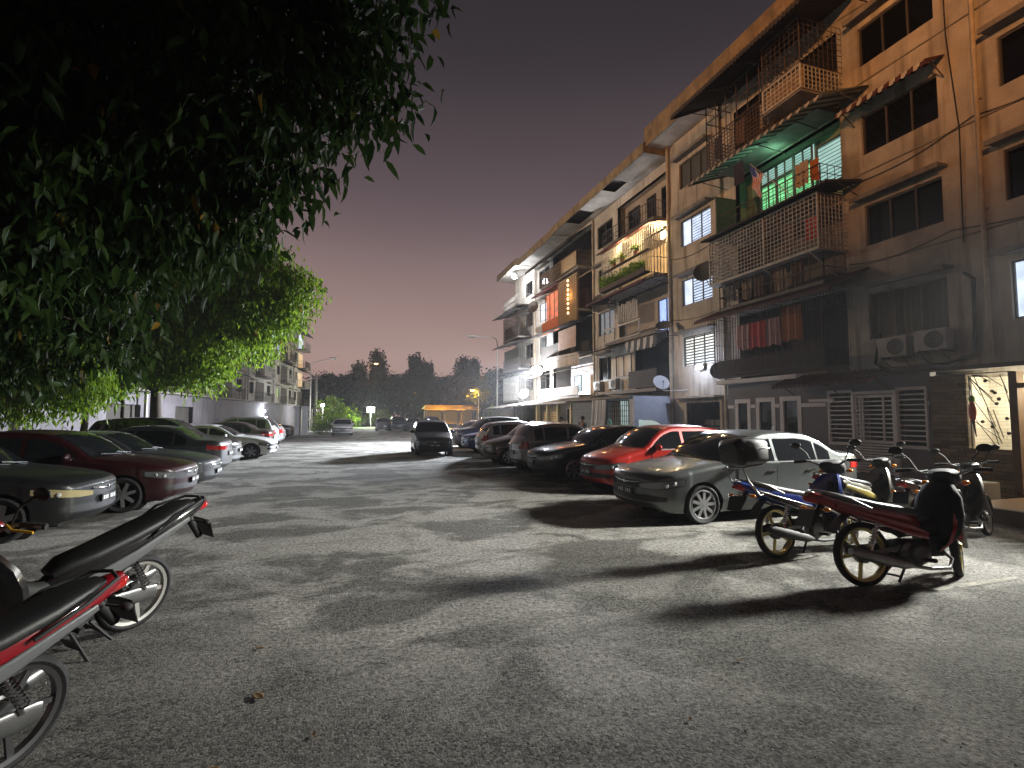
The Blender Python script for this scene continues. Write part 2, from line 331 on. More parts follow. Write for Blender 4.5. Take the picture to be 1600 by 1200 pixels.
class Block:
    """a building: local u along the facade, o outward from it, z up"""
    def __init__(s, name, label, T, loc, group):
        s.T = T; s.loc = loc; s.root = empty(name, loc, 0, label, 'apartment block', group)
    def mb(s): return MB(s.T)
    def part(s, m, name, mats, parent=None, smooth=None, bevel=0):
        return m.build(name, mats, parent or s.root, smooth, bevel, off=None if parent else s.loc)
    def obox(s, name, u0, u1, o0, o1, z0, z1, m, parent=None, bevel=0):
        q = s.mb(); q.box(o0, o1, u0, u1, z0, z1); return s.part(q, name, m, parent, bevel=bevel)
    def wall(s, u0, u1, z0, z1, holes, m, o=0., depth=.2, name='wall'):
        us = sorted({u0, u1, *[h[0] for h in holes], *[h[1] for h in holes]}); zs = sorted({z0, z1, *[h[2] for h in holes], *[h[3] for h in holes]})
        us = [u for u in us if u0 <= u <= u1]; zs = [z for z in zs if z0 <= z <= z1]
        q = s.mb()
        for a, b in zip(us, us[1:]):
            for c, d in zip(zs, zs[1:]):
                x, y = (a + b) / 2, (c + d) / 2
                if any(h[0] < x < h[1] and h[2] < y < h[3] for h in holes): continue
                q.add([(o, a, c), (o, b, c), (o, b, d), (o, a, d)], [(0, 1, 2, 3)])
        for a, b, c, d in holes:
            q.add([(o, a, c), (o, b, c), (o, b, d), (o, a, d), (o - depth, a, c), (o - depth, b, c), (o - depth, b, d), (o - depth, a, d)], [(0, 1, 5, 4), (1, 2, 6, 5), (2, 3, 7, 6), (3, 0, 4, 7)])
        for (p, r_) in (((u0, u0)), ((u1, u1))): q.add([(o, p, z0), (o, p, z1), (o - depth, p, z1), (o - depth, p, z0)], [(0, 1, 2, 3)])
        return s.part(q, name, m)
    def window(s, u0, u1, z0, z1, style='dark', o=0., fr=None, n=2, lit=None, hood=True, slat=None, fw=.045):
        fr = fr or M_frame; q = s.mb(); oi = o - .10
        q.box(oi - .03, oi + .03, u0, u0 + fw, z0, z1); q.box(oi - .03, oi + .03, u1 - fw, u1, z0, z1)
        q.box(oi - .03, oi + .03, u0 + fw, u1 - fw, z0, z0 + fw); q.box(oi - .03, oi + .03, u0 + fw, u1 - fw, z1 - fw, z1)
        for k in range(1, n + 1):
            u = u0 + (u1 - u0) * k / (n + 1); q.box(oi - .025, oi + .025, u - .02, u + .02, z0 + fw, z1 - fw)
        w = s.part(q, 'window', fr)
        lit_m = lit or M_pane
        if style in ('dark', 'pane', 'curtain'):
            q = s.mb()
            if style == 'curtain':
                rows = []; N = 48
                for i in range(N + 1):
                    u = u0 + (u1 - u0) * i / N; dd = .025 * math.sin(i * 1.7) + .01 * math.sin(i * .6); rows.append([(oi - .09 + dd, u, z0), (oi - .09 + dd, u, z1)])
                q.grid(rows); s.part(q, 'curtain', lit_m, w, smooth=80)
            else:
                q.add([(oi - .035, u0, z0), (oi - .035, u1, z0), (oi - .035, u1, z1), (oi - .035, u0, z1)], [(0, 1, 2, 3)]); s.part(q, 'pane', lit_m, w)
        if style in ('louvre', 'half'):
            q = s.mb(); q.add([(oi - .09, u0, z0), (oi - .09, u1, z0), (oi - .09, u1, z1), (oi - .09, u0, z1)], [(0, 1, 2, 3)]); s.part(q, 'pane', lit_m, w)
            q = s.mb(); N = max(5, int((z1 - z0) / .135)); skip = (n + 1) - 1 if style == 'half' else -1
            for k in range(n + 1):
                if k == skip: continue
                a, b = u0 + (u1 - u0) * k / (n + 1) + .022, u0 + (u1 - u0) * (k + 1) / (n + 1) - .022
                for i in range(N):
                    z = z0 + .05 + (z1 - z0 - .08) * (i + .3) / N
                    q.add([(oi + .03, a, z), (oi + .03, b, z), (oi - .045, b, z + .075), (oi - .045, a, z + .075), (oi + .03, a, z - .006), (oi + .03, b, z - .006), (oi - .045, b, z + .069), (oi - .045, a, z + .069)], [(0, 1, 2, 3), (7, 6, 5, 4), (0, 4, 5, 1), (2, 6, 7, 3)])
            s.part(q, 'louvre', slat or M_slat, w)
        if hood:
            q = s.mb(); N = 10; rows = []
            q.box(o - .02, o + .42, u0 - .16, u1 + .16, z1 + .17, z1 + .25); q.box(o + .36, o + .42, u0 - .16, u1 + .16, z1 + .11, z1 + .17)
            s.part(q, 'window_hood', M_conc)
        return w
    def awning(s, u0, u1, o0, z0, o1, z1, mats, val=.16, pitch=.16, stripe=False, name='awning', closed=True):
        q = s.mb(); N = int((u1 - u0) / pitch * 4); ms = mats if isinstance(mats, list) else [mats]
        for lay, dz in ((0, 0), (1, -.012)):
            for i in range(N):
                a, b = u0 + (u1 - u0) * i / N, u0 + (u1 - u0) * (i + 1) / N
                ca, cb = .022 * math.sin(i * math.pi / 2), .022 * math.sin((i + 1) * math.pi / 2); m = (i // 4) % 2 if len(ms) > 1 else 0
                q.add([(o0, a, z0 + ca + dz), (o0, b, z0 + cb + dz), (o1, b, z1 + cb + dz), (o1, a, z1 + ca + dz)], [(0, 1, 2, 3)], m)
                if val and lay == 0:
                    d = val * (.75 + .35 * abs(math.sin(i * math.pi / 4)))
                    q.add([(o1, a, z1 + ca), (o1, b, z1 + cb), (o1 + .03, b, z1 - d), (o1 + .03, a, z1 - d)], [(0, 1, 2, 3)], m)
        if closed and val:
            for u in (u0, u1): q.add([(o0, u, z0), (o1, u, z1), (o1 + .03, u, z1 - val)], [(0, 1, 2)], 0)
        a = s.part(q, name, ms)
        k = max(2, int((u1 - u0) / 1.5) + 1)
        for i in range(k):
            u = u0 + .06 + (u1 - u0 - .12) * i / (k - 1); q = s.mb(); q.beam((o0, u, z0 - .04), (o1, u, z1 - .045), .03); q.beam((o0, u, z0 - .6), (o0 + (o1 - o0) * .7, u, z0 + (z1 - z0) * .7 - .05), .025)
            s.part(q, 'awning_bracket', M_bard, a)
        return a
    def grille(s, u0, u1, o0, o1, z0, z1, du, dz, m, name='balcony_grille', front=True, sides=True, r=.014, top=False, frame=.03):
        q = s.mb()
        def bars(P, n, a, b):   # a,b are the ends of a plane
            pass
        nu = max(1, round((u1 - u0) / du)); nz = max(1, round((z1 - z0) / dz)); no = max(1, round((o1 - o0) / du))
        if front:
            for i in range(nu + 1): u = u0 + (u1 - u0) * i / nu; q.box(o1 - r / 2, o1 + r / 2, u - r / 2, u + r / 2, z0, z1)
            for i in range(nz + 1): z = z0 + (z1 - z0) * i / nz; q.box(o1 - r * .45, o1 + r * .75, u0, u1, z - r / 2, z + r / 2)
        if sides:
            for u in (u0, u1):
                for i in range(no): o = o0 + (o1 - o0) * i / no; q.box(o - r / 2, o + r / 2, u - r / 2, u + r / 2, z0, z1)
                for i in range(nz + 1): z = z0 + (z1 - z0) * i / nz; q.box(o0, o1, u - r * .75, u + r * .75, z - r * .4, z + r * .4)
        if top:
            for i in range(nu + 1): u = u0 + (u1 - u0) * i / nu; q.box(o0, o1, u - r / 2, u + r / 2, z1 - r * .3, z1 + r * .7)
        f = frame
        for u in (u0, u1): q.box(o1 - f / 2, o1 + f / 2, u - f / 2, u + f / 2, z0 - .02, z1 + .02)
        for z in (z0, z1): q.box(o1 - f * .45, o1 + f * .6, u0, u1, z - f / 2, z + f / 2)
        return s.part(q, name, m)
    def pipe(s, u, o, z0, z1, r=.055, m=None):
        q = s.mb(); q.tube([(o, u, z0), (o, u, z1)], r, 8)
        z = z0 + .8
        while z < z1: q.box(o - .09, o + .0, u - .08, u + .08, z, z + .05); z += 2.85
        return s.part(q, 'drainpipe', m or M_pipe, smooth=50)
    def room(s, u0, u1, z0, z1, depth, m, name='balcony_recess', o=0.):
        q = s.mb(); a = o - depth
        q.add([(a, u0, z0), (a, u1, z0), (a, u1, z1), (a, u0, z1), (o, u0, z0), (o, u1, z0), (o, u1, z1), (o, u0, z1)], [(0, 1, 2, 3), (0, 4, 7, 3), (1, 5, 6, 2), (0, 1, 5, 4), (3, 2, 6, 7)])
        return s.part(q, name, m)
    def shell(s, u0, u1, z1, depth, m, o=-.22):
        q = s.mb(); b = o - depth
        q.add([(o, u0, 0), (o, u1, 0), (b, u1, 0), (b, u0, 0), (o, u0, z1), (o, u1, z1), (b, u1, z1), (b, u0, z1)], [(1, 2, 6, 5), (2, 3, 7, 6), (3, 0, 4, 7), (4, 5, 6, 7)])
        return s.part(q, 'rear_walls', m)
    def eaves(s, u0, u1, z, over, hgt, m=None, holes=()):
        r = s.obox('roof', u0, u1, -9, over - .03, z + hgt - .08, z + hgt + .02, M_roofm)
        q = s.mb(); q.box(over - .03, over + .02, u0, u1, z - .03, z + hgt); q.box(-.2, over - .03, u0, u0 + .04, z - .03, z + hgt - .08); q.box(-.2, over - .03, u1 - .04, u1, z - .03, z + hgt - .08)
        s.part(q, 'fascia', m or M_fascia, r)
        us = sorted({u0 + .04, u1 - .04, *[h[0] for h in holes], *[h[1] for h in holes]}); q = s.mb()
        for a, b in zip(us, us[1:]):
            c = (a + b) / 2; hh = next((h for h in holes if h[0] < c < h[1]), None); q.box(-.2, (over - .03) if not hh else over - .03 - hh[2], a, b, z, z + .02)
        s.part(q, 'soffit', M_soff, r)

ZF = [3.1, 5.95, 8.80, 11.65]; ZS = [4.05, 6.92, 9.77, 12.60]
XA, XB, XC = 15.0, 15.3, 15.4
GB = 'stepped terrace of walk-up flats on the right'
TA = lambda o, u, z: (XA - o, u, z)
A = Block('apartment_building', 'nearest stained cream apartment block with green lit balcony and caged balconies', TA, (XA, 12, 0), GB)
# openings of the near block, u = distance along the street
hol = []; wins = []
for k in range(4):
    for (u0, u1) in ((9.2, 11.35), (18.3, 20.45), (5.75, 7.85)):
        h = 1.25 if k else 1.4
        hol.append((u0, u1, ZS[k], ZS[k] + h)); wins.append((k, u0, u1, ZS[k], ZS[k] + h))
    hol.append((12.05, 16.75, ZF[k] + .05, ZF[k] + 2.65)); hol.append((.2, 4.9, ZF[k] + .05, ZF[k] + 2.65))
hol.append((17.95, 20.2, .12, 2.36))
A.wall(-1, 21.4, 0, 15.15, hol, M_wallA)
A.shell(-1, 21.4, 15.1, 9, M_wallA)
A.eaves(-1, 21.55, 15.1, 1.2, .95)
for k, u0, u1, z0, z1 in wins:
    if u0 > 18:
        if k == 0: A.window(u0, u1, z0, z1, 'louvre', lit=G_white, n=2)
        elif k == 1: A.window(u0, u1, z0, z1, 'half', lit=G_cool, n=2)
        elif k == 2: A.window(u0, u1, z0, z1, 'half', lit=G_cool, n=2)
        else: A.window(u0, u1, z0, z1, 'pane', lit=mat('shut_louvre', (.06, .065, .06), .5, var=.4, vscale=6), n=2)
    elif u0 < 6 and k == 0: A.window(u0, u1, z0, z1, 'curtain', lit=G_cool, n=2)
    elif k == 0: A.window(u0, u1, z0, z1, 'curtain', lit=mat('dim_curtain', (.10, .10, .085), .9), n=2, fr=M_conc)
    else: A.window(u0, u1, z0, z1, 'dark', n=2, hood=not (k == 2 and u0 == 9.2))
A.awning(8.95, 11.6, .02, ZS[2] + 1.62, .75, ZS[2] + 1.34, [M_awnm, M_awnw], .16)
for u in (8.28, 17.55): A.pipe(u, .08, 3.2 if u < 10 else 0, 15.1)
A.pipe(21.25, .1, 0, 15.1, .08)
q = A.mb()
for z in (6.35, 9.2, 12.05): q.box(-.01, .035, 4.95, 12.0, z, z + .035)
A.part(q, 'render_ledge', M_conc)
for k in range(4):
    A.obox('balcony_slab', 12.05, 16.75, -.2, .95 if k != 3 else 1.1, ZF[k] - .12, ZF[k] + .05, M_conc)
    A.obox('balcony_slab', .2, 4.9, -.2, .95, ZF[k] - .12, ZF[k] + .05, M_conc)
    A.grille(.2, 4.9, 0, .93, ZF[k] + .05, ZF[k] + 1.1, .16, .5, M_bard)
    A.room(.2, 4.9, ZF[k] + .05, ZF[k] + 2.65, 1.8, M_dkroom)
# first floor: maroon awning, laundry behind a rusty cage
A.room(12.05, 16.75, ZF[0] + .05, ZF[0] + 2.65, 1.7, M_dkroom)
A.awning(11.2, 17.3, .05, 6.25, 1.75, 5.55, M_awnm, .14)
A.grille(12.0, 16.85, 0, 1.15, 3.35, 5.7, .13, .55, M_bard, r=.012)
A.obox('balcony_parapet', 12.0, 16.8, 1.0, 1.08, 3.2, 3.9, mat('dark_panel', (.035, .03, .026), .8, var=.4, vscale=3))
# second floor: white mesh cage
A.room(12.05, 16.75, ZF[1] + .05, ZF[1] + 2.65, 1.2, mat('recess_render', (.16, .125, .10), .9, var=.4, vscale=1.2))
A.grille(11.95, 16.95, 0, 1.2, 7.0, 8.72, .155, .145, M_bar, r=.022, frame=.05)
q = A.mb(); q.box(1.17, 1.23, 14.1, 14.16, 7.0, 8.72); q.box(0, 1.24, 11.93, 16.97, 6.93, 6.98)
for u in (12.3, 14.2, 16.4): q.beam((0, u, 6.2), (1.15, u, 6.92), .04)
A.part(q, 'cage_frame', M_bar)
A.awning(11.3, 17.05, .05, 9.02, 1.55, 8.80, M_awnd, .08)
A.grille(12.05, 16.75, 0, .92, 6.0, 6.9, .5, .42, M_bard, r=.03)
# third floor: green lit room behind a slack railing
A.room(12.05, 16.75, ZF[2] + .05, ZF[2] + 2.65, .55, mat('green_wall', (.16, .21, .14), .9, var=.3, vscale=1.5))
A.window(12.15, 13.3, 9.6, 11.1, 'louvre', o=-.30, lit=G_mint, n=0, hood=False, slat=M_slatg)
for a, b in ((13.45, 14.25), (14.25, 15.05), (15.05, 15.85)):
    A.window(a, b, 9.0, 10.75, 'louvre', o=-.30, lit=G_green, n=1, hood=False, slat=M_slatg)
    A.window(a, b, 10.78, 11.35, 'louvre', o=-.30, lit=G_mint, n=1, hood=False, slat=M_slatg)
A.obox('side_screen', 16.72, 16.78, .02, 1.0, 8.95, 10.6, mat('green_screen', (.05, .07, .05), .8, var=.3, vscale=4))
A.awning(11.0, 17.3, .02, 11.85, 1.9, 11.25, [M_awnt, M_awnw], .13)
A.grille(12.05, 16.75, 0, .92, 8.9, 9.75, .32, .28, M_bard, r=.016)
# fourth floor: dark caged balcony under its own eave
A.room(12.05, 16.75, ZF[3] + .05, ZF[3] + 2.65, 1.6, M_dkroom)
A.awning(10.9, 17.45, .02, 15.08, 2.55, 14.12, M_awnd, .2)
A.grille(13.5, 16.9, 0, 1.25, 11.75, 12.95, .15, .15, M_bard, r=.02)
A.grille(13.5, 16.9, 0, 1.25, 12.95, 14.4, .6, .7, M_bard, r=.03)
A.grille(11.9, 13.4, 0, 1.75, 12.0, 12.75, .16, .16, M_bar, r=.024, frame=.05)
A.grille(11.9, 13.4, 0, 1.75, 12.8, 14.3, .19, .19, M_bard, r=.012)
A.obox('balcony_parapet', 11.92, 13.38, 1.6, 1.66, 12.0, 12.7, M_tan)
A.obox('cage_floor', 11.9, 13.4, 0, 1.75, 11.9, 11.96, M_conc)
# ground floor: grey extension with three tall windows and a barred gate
p_ext = mat('grey_plaster', (.21, .21, .225), .8, var=.15, vscale=1.2); p_trim = mat('white_trim', (.82, .82, .84), .6, var=.12, vscale=3)
E0 = 2.0
hx = [(12.05, 12.85, .75, 2.36), (13.05, 13.85, .75, 2.35), (14.1, 14.82, .75, 2.33), (8.5, 9.22, .96, 2.46), (9.22, 10.36, .25, 2.32), (10.36, 11.12, .96, 2.46)]
A.wall(8.44, 15.15, 0, 2.86, hx, p_ext, o=E0, name='extension_wall')
A.obox('extension_side', 15.0, 15.15, 0, E0 - .2, 0, 2.86, p_ext); A.obox('extension_base', 8.44, 15.1, .0, E0 - .21, 0, .24, M_conc)
A.obox('extension_roof', 11.9, 15.35, -.0, E0 + .35, 2.87, 3.0, p_trim)
A.obox('extension_roof', 8.4, 11.9, -.0, E0 + .1, 2.872, 2.96, M_conc)
for a, b, c, d in hx[:3]:
    A.window(a, b, c, d, 'pane', o=E0 + .09, fr=p_trim, lit=mat('mirror_pane', (.02, .03, .02), .04, spec=.8), n=0, hood=False, fw=.14)
for a, b, c, d in ((14.82, 15.15, 2.02, 2.13), (13.85, 14.1, 2.02, 2.13), (12.85, 13.05, 2.02, 2.13), (11.2, 12.05, 2.02, 2.13), (10.95, 11.75, 2.16, 2.24), (8.46, 8.49, 2.0, 2.1)): A.obox('wall_band', a, b, E0 - .01, E0 + .05, c, d, p_trim)
def hbars(u0, u1, z0, z1, n, nm='window_bars', o=E0 + .03, vs=(), fr=.05):
    q = A.mb()
    for i in range(n): z = z0 + (z1 - z0) * (i + .5) / n; q.box(o - .012, o + .012, u0, u1, z - .017, z + .017)
    for u in (u0, u1 - fr): q.box(o - .03, o + .03, u, u + fr, z0, z1)
    for z in (z0, z1 - fr): q.box(o - .028, o + .028, u0 + fr, u1 - fr, z, z + fr)
    for u in vs: q.box(o - .02, o + .02, u - .02, u + .02, z0 + fr, z1 - fr)
    return A.part(q, nm, M_framew)
hbars(8.5, 9.22, .96, 2.46, 12); hbars(10.36, 11.12, .96, 2.46, 12)
gt = hbars(9.27, 10.31, 1.05, 2.3, 11, 'gate', vs=(9.55, 10.1, 10.18)); q = A.mb()
for i in range(11): q.box(E0 + .01, E0 + .05, 9.3, 10.28, .28 + i * .07, .325 + i * .07)
for u in (9.27, 10.26): q.box(E0, E0 + .058, u, u + .05, .25, 1.05)
A.part(q, 'gate_panel', M_framew, gt)
q = A.mb(); q.box(E0 - .03, E0 + .09, 9.19, 9.27, .25, 2.4); q.box(E0 - .03, E0 + .09, 10.31, 10.36, .25, 2.4); q.box(E0 - .03, E0 + .085, 9.27, 10.31, 2.32, 2.4); A.part(q, 'gate_frame', p_trim)
A.obox('gate_backdrop', 8.45, 11.2, .3, .34, .25, 2.8, mat('black_room', (.012, .012, .012), .9))
A.awning(9.3, 12.35, 2.0, 2.98, 2.8, 2.66, M_awnm, .1)
q = A.mb(); q.add([(.05, 2.5, 2.92), (.05, 9.15, 2.92), (3.5, 9.15, 2.66), (3.5, 2.5, 2.66), (.05, 2.5, 3.0), (.05, 9.15, 3.0), (3.5, 9.15, 2.74), (3.5, 2.5, 2.74)], [(0, 1, 2, 3), (7, 6, 5, 4), (0, 4, 5, 1), (1, 5, 6, 2), (2, 6, 7, 3), (3, 7, 4, 0)]); A.part(q, 'porch_roof', M_awnd)
# stone clad wall and the lit porch
def stone_mat(nm='ledge_stone', c1=(.30, .235, .15, 1), c2=(.13, .10, .065, 1), c3=(.03, .025, .02, 1), rot=False):
    m = mat(nm, (.26, .20, .13), .85); n = m.node_tree; b = n.nodes['Principled BSDF']; L = n.links.new
    tc = n.nodes.new('ShaderNodeTexCoord'); mp = n.nodes.new('ShaderNodeMapping'); mp.inputs['Rotation'].default_value = (R(90), 0, R(90)); br = n.nodes.new('ShaderNodeTexBrick')
    sx = n.nodes.new('ShaderNodeSeparateXYZ'); cx = n.nodes.new('ShaderNodeCombineXYZ'); L(tc.outputs['Object'], sx.inputs[0]); L(sx.outputs['Y'], cx.inputs[0]); L(sx.outputs['Z'], cx.inputs[1]); L(cx.outputs[0], br.inputs['Vector'])
    br.inputs['Scale'].default_value = 1; br.inputs['Brick Width'].default_value = .33; br.inputs['Row Height'].default_value = .085; br.inputs['Mortar Size'].default_value = .004
    br.inputs['Color1'].default_value = c1; br.inputs['Color2'].default_value = c2; br.inputs['Mortar'].default_value = c3; L(br.outputs[0], b.inputs['Base Color'])
    bp = n.nodes.new('ShaderNodeBump'); bp.inputs['Distance'].default_value = .02; L(br.outputs['Fac'], bp.inputs['Height']); bp.invert = True; L(bp.outputs[0], b.inputs['Normal']); return m
M_ledge = stone_mat()
A.wall(6.9, 8.43, 0, 2.68, [(6.9, 7.7, 1.05, 2.66)], M_ledge, o=E0 + .03, name='stone_wall')
q = A.mb()
for i in range(9): q.box(E0 + .03, E0 + .05 + .05 * rng.random(), 7.8 + .05 * rng.random(), 8.4, .1 + i * .29, .17 + i * .29)
A.part(q, 'stone_course', M_ledge)
M_brown = mat('brown_timber', (.13, .075, .035), .6, var=.3, vscale=6)
A.obox('porch_post', 6.76, 6.9, E0 - .12, E0 + .1, .2, 2.66, M_brown)
A.obox('porch_post', 5.5, 5.62, E0 - .12, E0 + .1, .2, 2.66, M_brown)
A.obox('porch_beam', 5.62, 6.76, E0 - .08, E0 + .08, 2.32, 2.42, M_brown)
M_cwall = stone_mat('cream_brick', (.60, .56, .46, 1), (.50, .46, .37, 1), (.30, .27, .21, 1))
q = A.mb(); q.add([(.02, 2.6, .2), (.02, 8.4, .2), (.02, 8.4, 2.7), (.02, 2.6, 2.7)], [(0, 1, 2, 3)]); q.add([(.02, 8.4, .2), (E0 - .18, 8.4, .2), (E0 - .18, 8.4, 2.7), (.02, 8.4, 2.7)], [(0, 1, 2, 3)]); A.part(q, 'porch_wall', M_cwall)
# window grille of dark twigs and round buds
q = A.mb(); oo = E0 - .02
for i in range(15):
    a = (oo, 6.95 + .72 * rng.random(), 1.06 + 1.5 * rng.random()); an = R(35 + 50 * rng.random()) * (1 if rng.random() < .6 else -1); ln = .4 + .8 * rng.random()
    b_ = (oo, min(7.68, max(6.92, a[1] + ln * math.cos(an))), min(2.62, a[2] + ln * abs(math.sin(an)))); q.beam(a, b_, .012)
for i in range(9): q.ell((oo, 6.98 + .66 * rng.random(), 1.15 + 1.4 * rng.random()), (.02, .04, .035), 8, 6)
for u in (6.93, 7.66): q.box(oo - .015, oo + .015, u - .012, u + .012, 1.05, 2.64)
A.part(q, 'branch_grille', M_grime if 'M_grime' in globals() else M_frame)
q = A.mb(); q.box(.02, 4.75, 2.0, 6.35, .0, .22); q.box(.02, E0 - .1, 6.35, 8.4, 0, .2); A.part(q, 'porch_floor', mat('terracotta_tile', (.32, .17, .08), .5, var=.2, vscale=5))
A.obox('porch_kerb', 2.0, 6.42, 4.752, 4.86, 0, .235, M_conc)
# stairwell entrance between the blocks
A.room(17.95, 20.2, .12, 2.36, 2.5, mat('stair_hall', (.09, .085, .09), .9, var=.3, vscale=2))
q = A.mb(); q.box(.0, .5, 17.75, 20.9, 2.55, 2.63); q.box(-.02, .06, 17.8, 17.95, .1, 2.45); q.box(-.02, .06, 20.2, 20.35, .1, 2.45); q.box(-.02, .06, 17.95, 20.2, 2.36, 2.45); A.part(q, 'entrance_frame', M_wallB)
q = A.mb()
for i in range(2):
    for j in range(5): q.box(-1.0, -.75, 18.2 + j * .37, 18.52 + j * .37, 1.0 + i * .32, 1.27 + i * .32)
A.part(q, 'letter_boxes', mat('steel_box', (.14, .15, .17), .4, .5), bevel=.01)

def sag(bl, pts, r=.012, nm='hanging_cable'):
    q = bl.mb(); P = []
    for (a, b_) in zip(pts, pts[1:]):
        for k in range(9):
            t = k / 8; d = .18 * math.sin(math.pi * t) * min(1, abs(b_[1] - a[1]) / 3); P.append((a[0] + (b_[0] - a[0]) * t, a[1] + (b_[1] - a[1]) * t, a[2] + (b_[2] - a[2]) * t - d))
    P2 = [p for i_, p in enumerate(P) if i_ == 0 or (Vector(p) - Vector(P[i_ - 1])).length > 1e-4]; q.tube(P2, r, 5); return bl.part(q, nm, M_under_)
M_under_ = mat('cable_black', (.01, .01, .01), .7)
sag(A, [(.05, 21.2, 9.4), (.05, 18.0, 9.3), (.06, 17.2, 9.0), (.06, 17.2, 6.4), (.06, 17.3, 3.2)]); sag(A, [(.05, 21.2, 6.4), (.05, 17.3, 6.35)]); sag(A, [(.06, 17.75, 11.0), (.06, 17.75, 7.9), (.3, 17.6, 7.5)], .016)
sag(A, [(.05, 11.6, 9.0), (.05, 8.4, 9.35), (.05, 4.9, 9.3)]); sag(A, [(.05, 11.9, 6.5), (.05, 9.0, 6.6), (.05, 5.0, 6.5)]); sag(A, [(.05, 8.9, 14.6), (.05, 8.9, 11.9), (.05, 8.7, 9.2), (.05, 8.75, 6.2)], .016)
# ---- middle block
TB = lambda o, u, z: (XB - o, u, z)
B = Block('apartment_building', 'middle apartment block with warm lit plant balcony and orange lit window', TB, (XB, 30, 0), GB)
hol = []; wins = []
for k in range(4):
    for (u0, u1) in ((27.55, 29.55), (38.0, 40.3)): hol.append((u0, u1, ZS[k] - .08, ZS[k] + 1.42)); wins.append((k, u0, u1, ZS[k] - .08, ZS[k] + 1.42))
    hol.append((21.65, 26.9, ZF[k] + .05, ZF[k] + 2.65)); hol.append((30.4, 37.2, ZF[k] + .05, ZF[k] + 2.65))
B.wall(21.45, 41.3, 0, 14.9, hol, M_wallB); B.shell(21.45, 41.3, 14.85, 9, M_wallB)
B.eaves(21.45, 33.6, 14.82, 1.6, .5, holes=((24.6, 26.0, .9), (29.0, 31.2, 1.1))); B.eaves(33.62, 41.7, 14.9, 1.35, .55)
for k, u0, u1, z0, z1 in wins:
    if u0 < 30:
        if k == 1: B.window(u0, u1, z0, z1, 'curtain', lit=G_teal, n=2, hood=True)
        elif k == 2: B.window(u0, u1, z0, z1, 'dark', n=2)
        else: B.window(u0, u1, z0, z1, 'dark', n=1, hood=(k == 0))
    else:
        if k == 2: B.window(u0, u1, z0, z1, 'pane', lit=G_pale, n=1)
        elif k == 1: B.window(u0, u1, z0, z1, 'louvre', lit=mat('grey_room', (.22, .23, .22), .8), n=1)
        else: B.window(u0, u1, z0, z1, 'dark', n=1)
for u in (30.05, 41.1, 21.55): B.pipe(u, .1, 0, 14.8, .07)
for k in range(4):
    B.obox('balcony_slab', 21.65, 26.9, -.2, 1.0, ZF[k] - .12, ZF[k] + .05, M_conc); B.obox('balcony_slab', 30.4, 37.2, -.2, 1.0, ZF[k] - .12, ZF[k] + .05, M_conc)
M_rpl = mat('recess_plaster', (.34, .29, .24), .9, var=.3, vscale=1)
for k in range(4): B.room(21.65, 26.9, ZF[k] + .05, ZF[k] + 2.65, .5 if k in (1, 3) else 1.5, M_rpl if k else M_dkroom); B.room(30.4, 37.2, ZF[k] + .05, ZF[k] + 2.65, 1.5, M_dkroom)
# top floor openings
for a, b in ((22.2, 23.0), (23.6, 24.4), (25.2, 26.4)): B.window(a, b, 11.9, 13.9, 'dark', o=-.34, n=0, hood=False)
B.grille(21.7, 26.9, 0, 1.0, 11.75, 12.6, .3, .42, M_bard, r=.02)
# warm lit planted balcony
B.grille(21.75, 26.9, 0, 1.1, 8.9, 11.3, .17, .75, M_bar, r=.034)
q = B.mb(); q.box(1.12, 1.45, 21.8, 26.6, 8.9, 8.96); q.box(1.42, 1.46, 21.8, 26.6, 8.96, 9.14); B.part(q, 'planter_shelf', M_bard); B.obox('upper_shelf', 21.8, 26.7, 1.1, 1.3, 10.05, 10.1, M_bard)
B.awning(21.6, 27.2, .02, 11.75, 1.3, 11.42, M_awnm, .1)
B.obox('lit_back_wall', 21.7, 26.85, -1.48, -1.45, 8.9, 11.4, mat('warm_plaster', (.55, .42, .26), .9, var=.4, vscale=1.5))
# below it: wide red edged awning, blue lit windows
B.awning(21.6, 28.0, .02, 8.95, 1.7, 8.45, M_awnm, .12); 
B.window(22.6, 23.4, 6.2, 7.9, 'curtain', o=-.28, lit=G_blue, n=0, hood=False); B.window(21.75, 22.2, 6.3, 7.9, 'curtain', o=-.28, lit=G_blue, n=0, hood=False)
q = B.mb(); q.box(1.0, 1.06, 23.0, 26.9, 6.72, 6.82); q.box(1.0, 1.06, 23.0, 26.9, 6.0, 6.06)
for u in (23.0, 24.3, 25.6, 26.85): q.box(1.0, 1.06, u, u + .05, 6.06, 6.72)
q.beam((1.03, 25.65, 6.06), (1.03, 26.85, 6.72), .03); B.part(q, 'balcony_rail', M_bar)
q = B.mb()
for i in range(13):
    u = 24.2 + i * .2; q.box(.4, .42, u, u + .11, 7.1, 8.1 + .06 * (i % 3))
B.part(q, 'slat_screen', M_bar)
# first floor: dark room with striped awning, curtain strip
B.awning(21.6, 24.6, .02, 6.05, .95, 5.75, [M_awnd, M_awnw], .55, pitch=.3)
B.awning(24.6, 28.2, .02, 6.0, 1.8, 5.45, M_awnd, .06)
B.obox('balcony_parapet', 21.65, 24.2, .95, 1.02, 3.2, 4.1, M_dkroom); B.obox('recess_wall', 24.3, 26.9, .5, .56, 3.15, 5.9, M_wallB)
B.window(24.6, 26.3, 3.95, 5.2, 'dark', o=.68, n=1, hood=False)
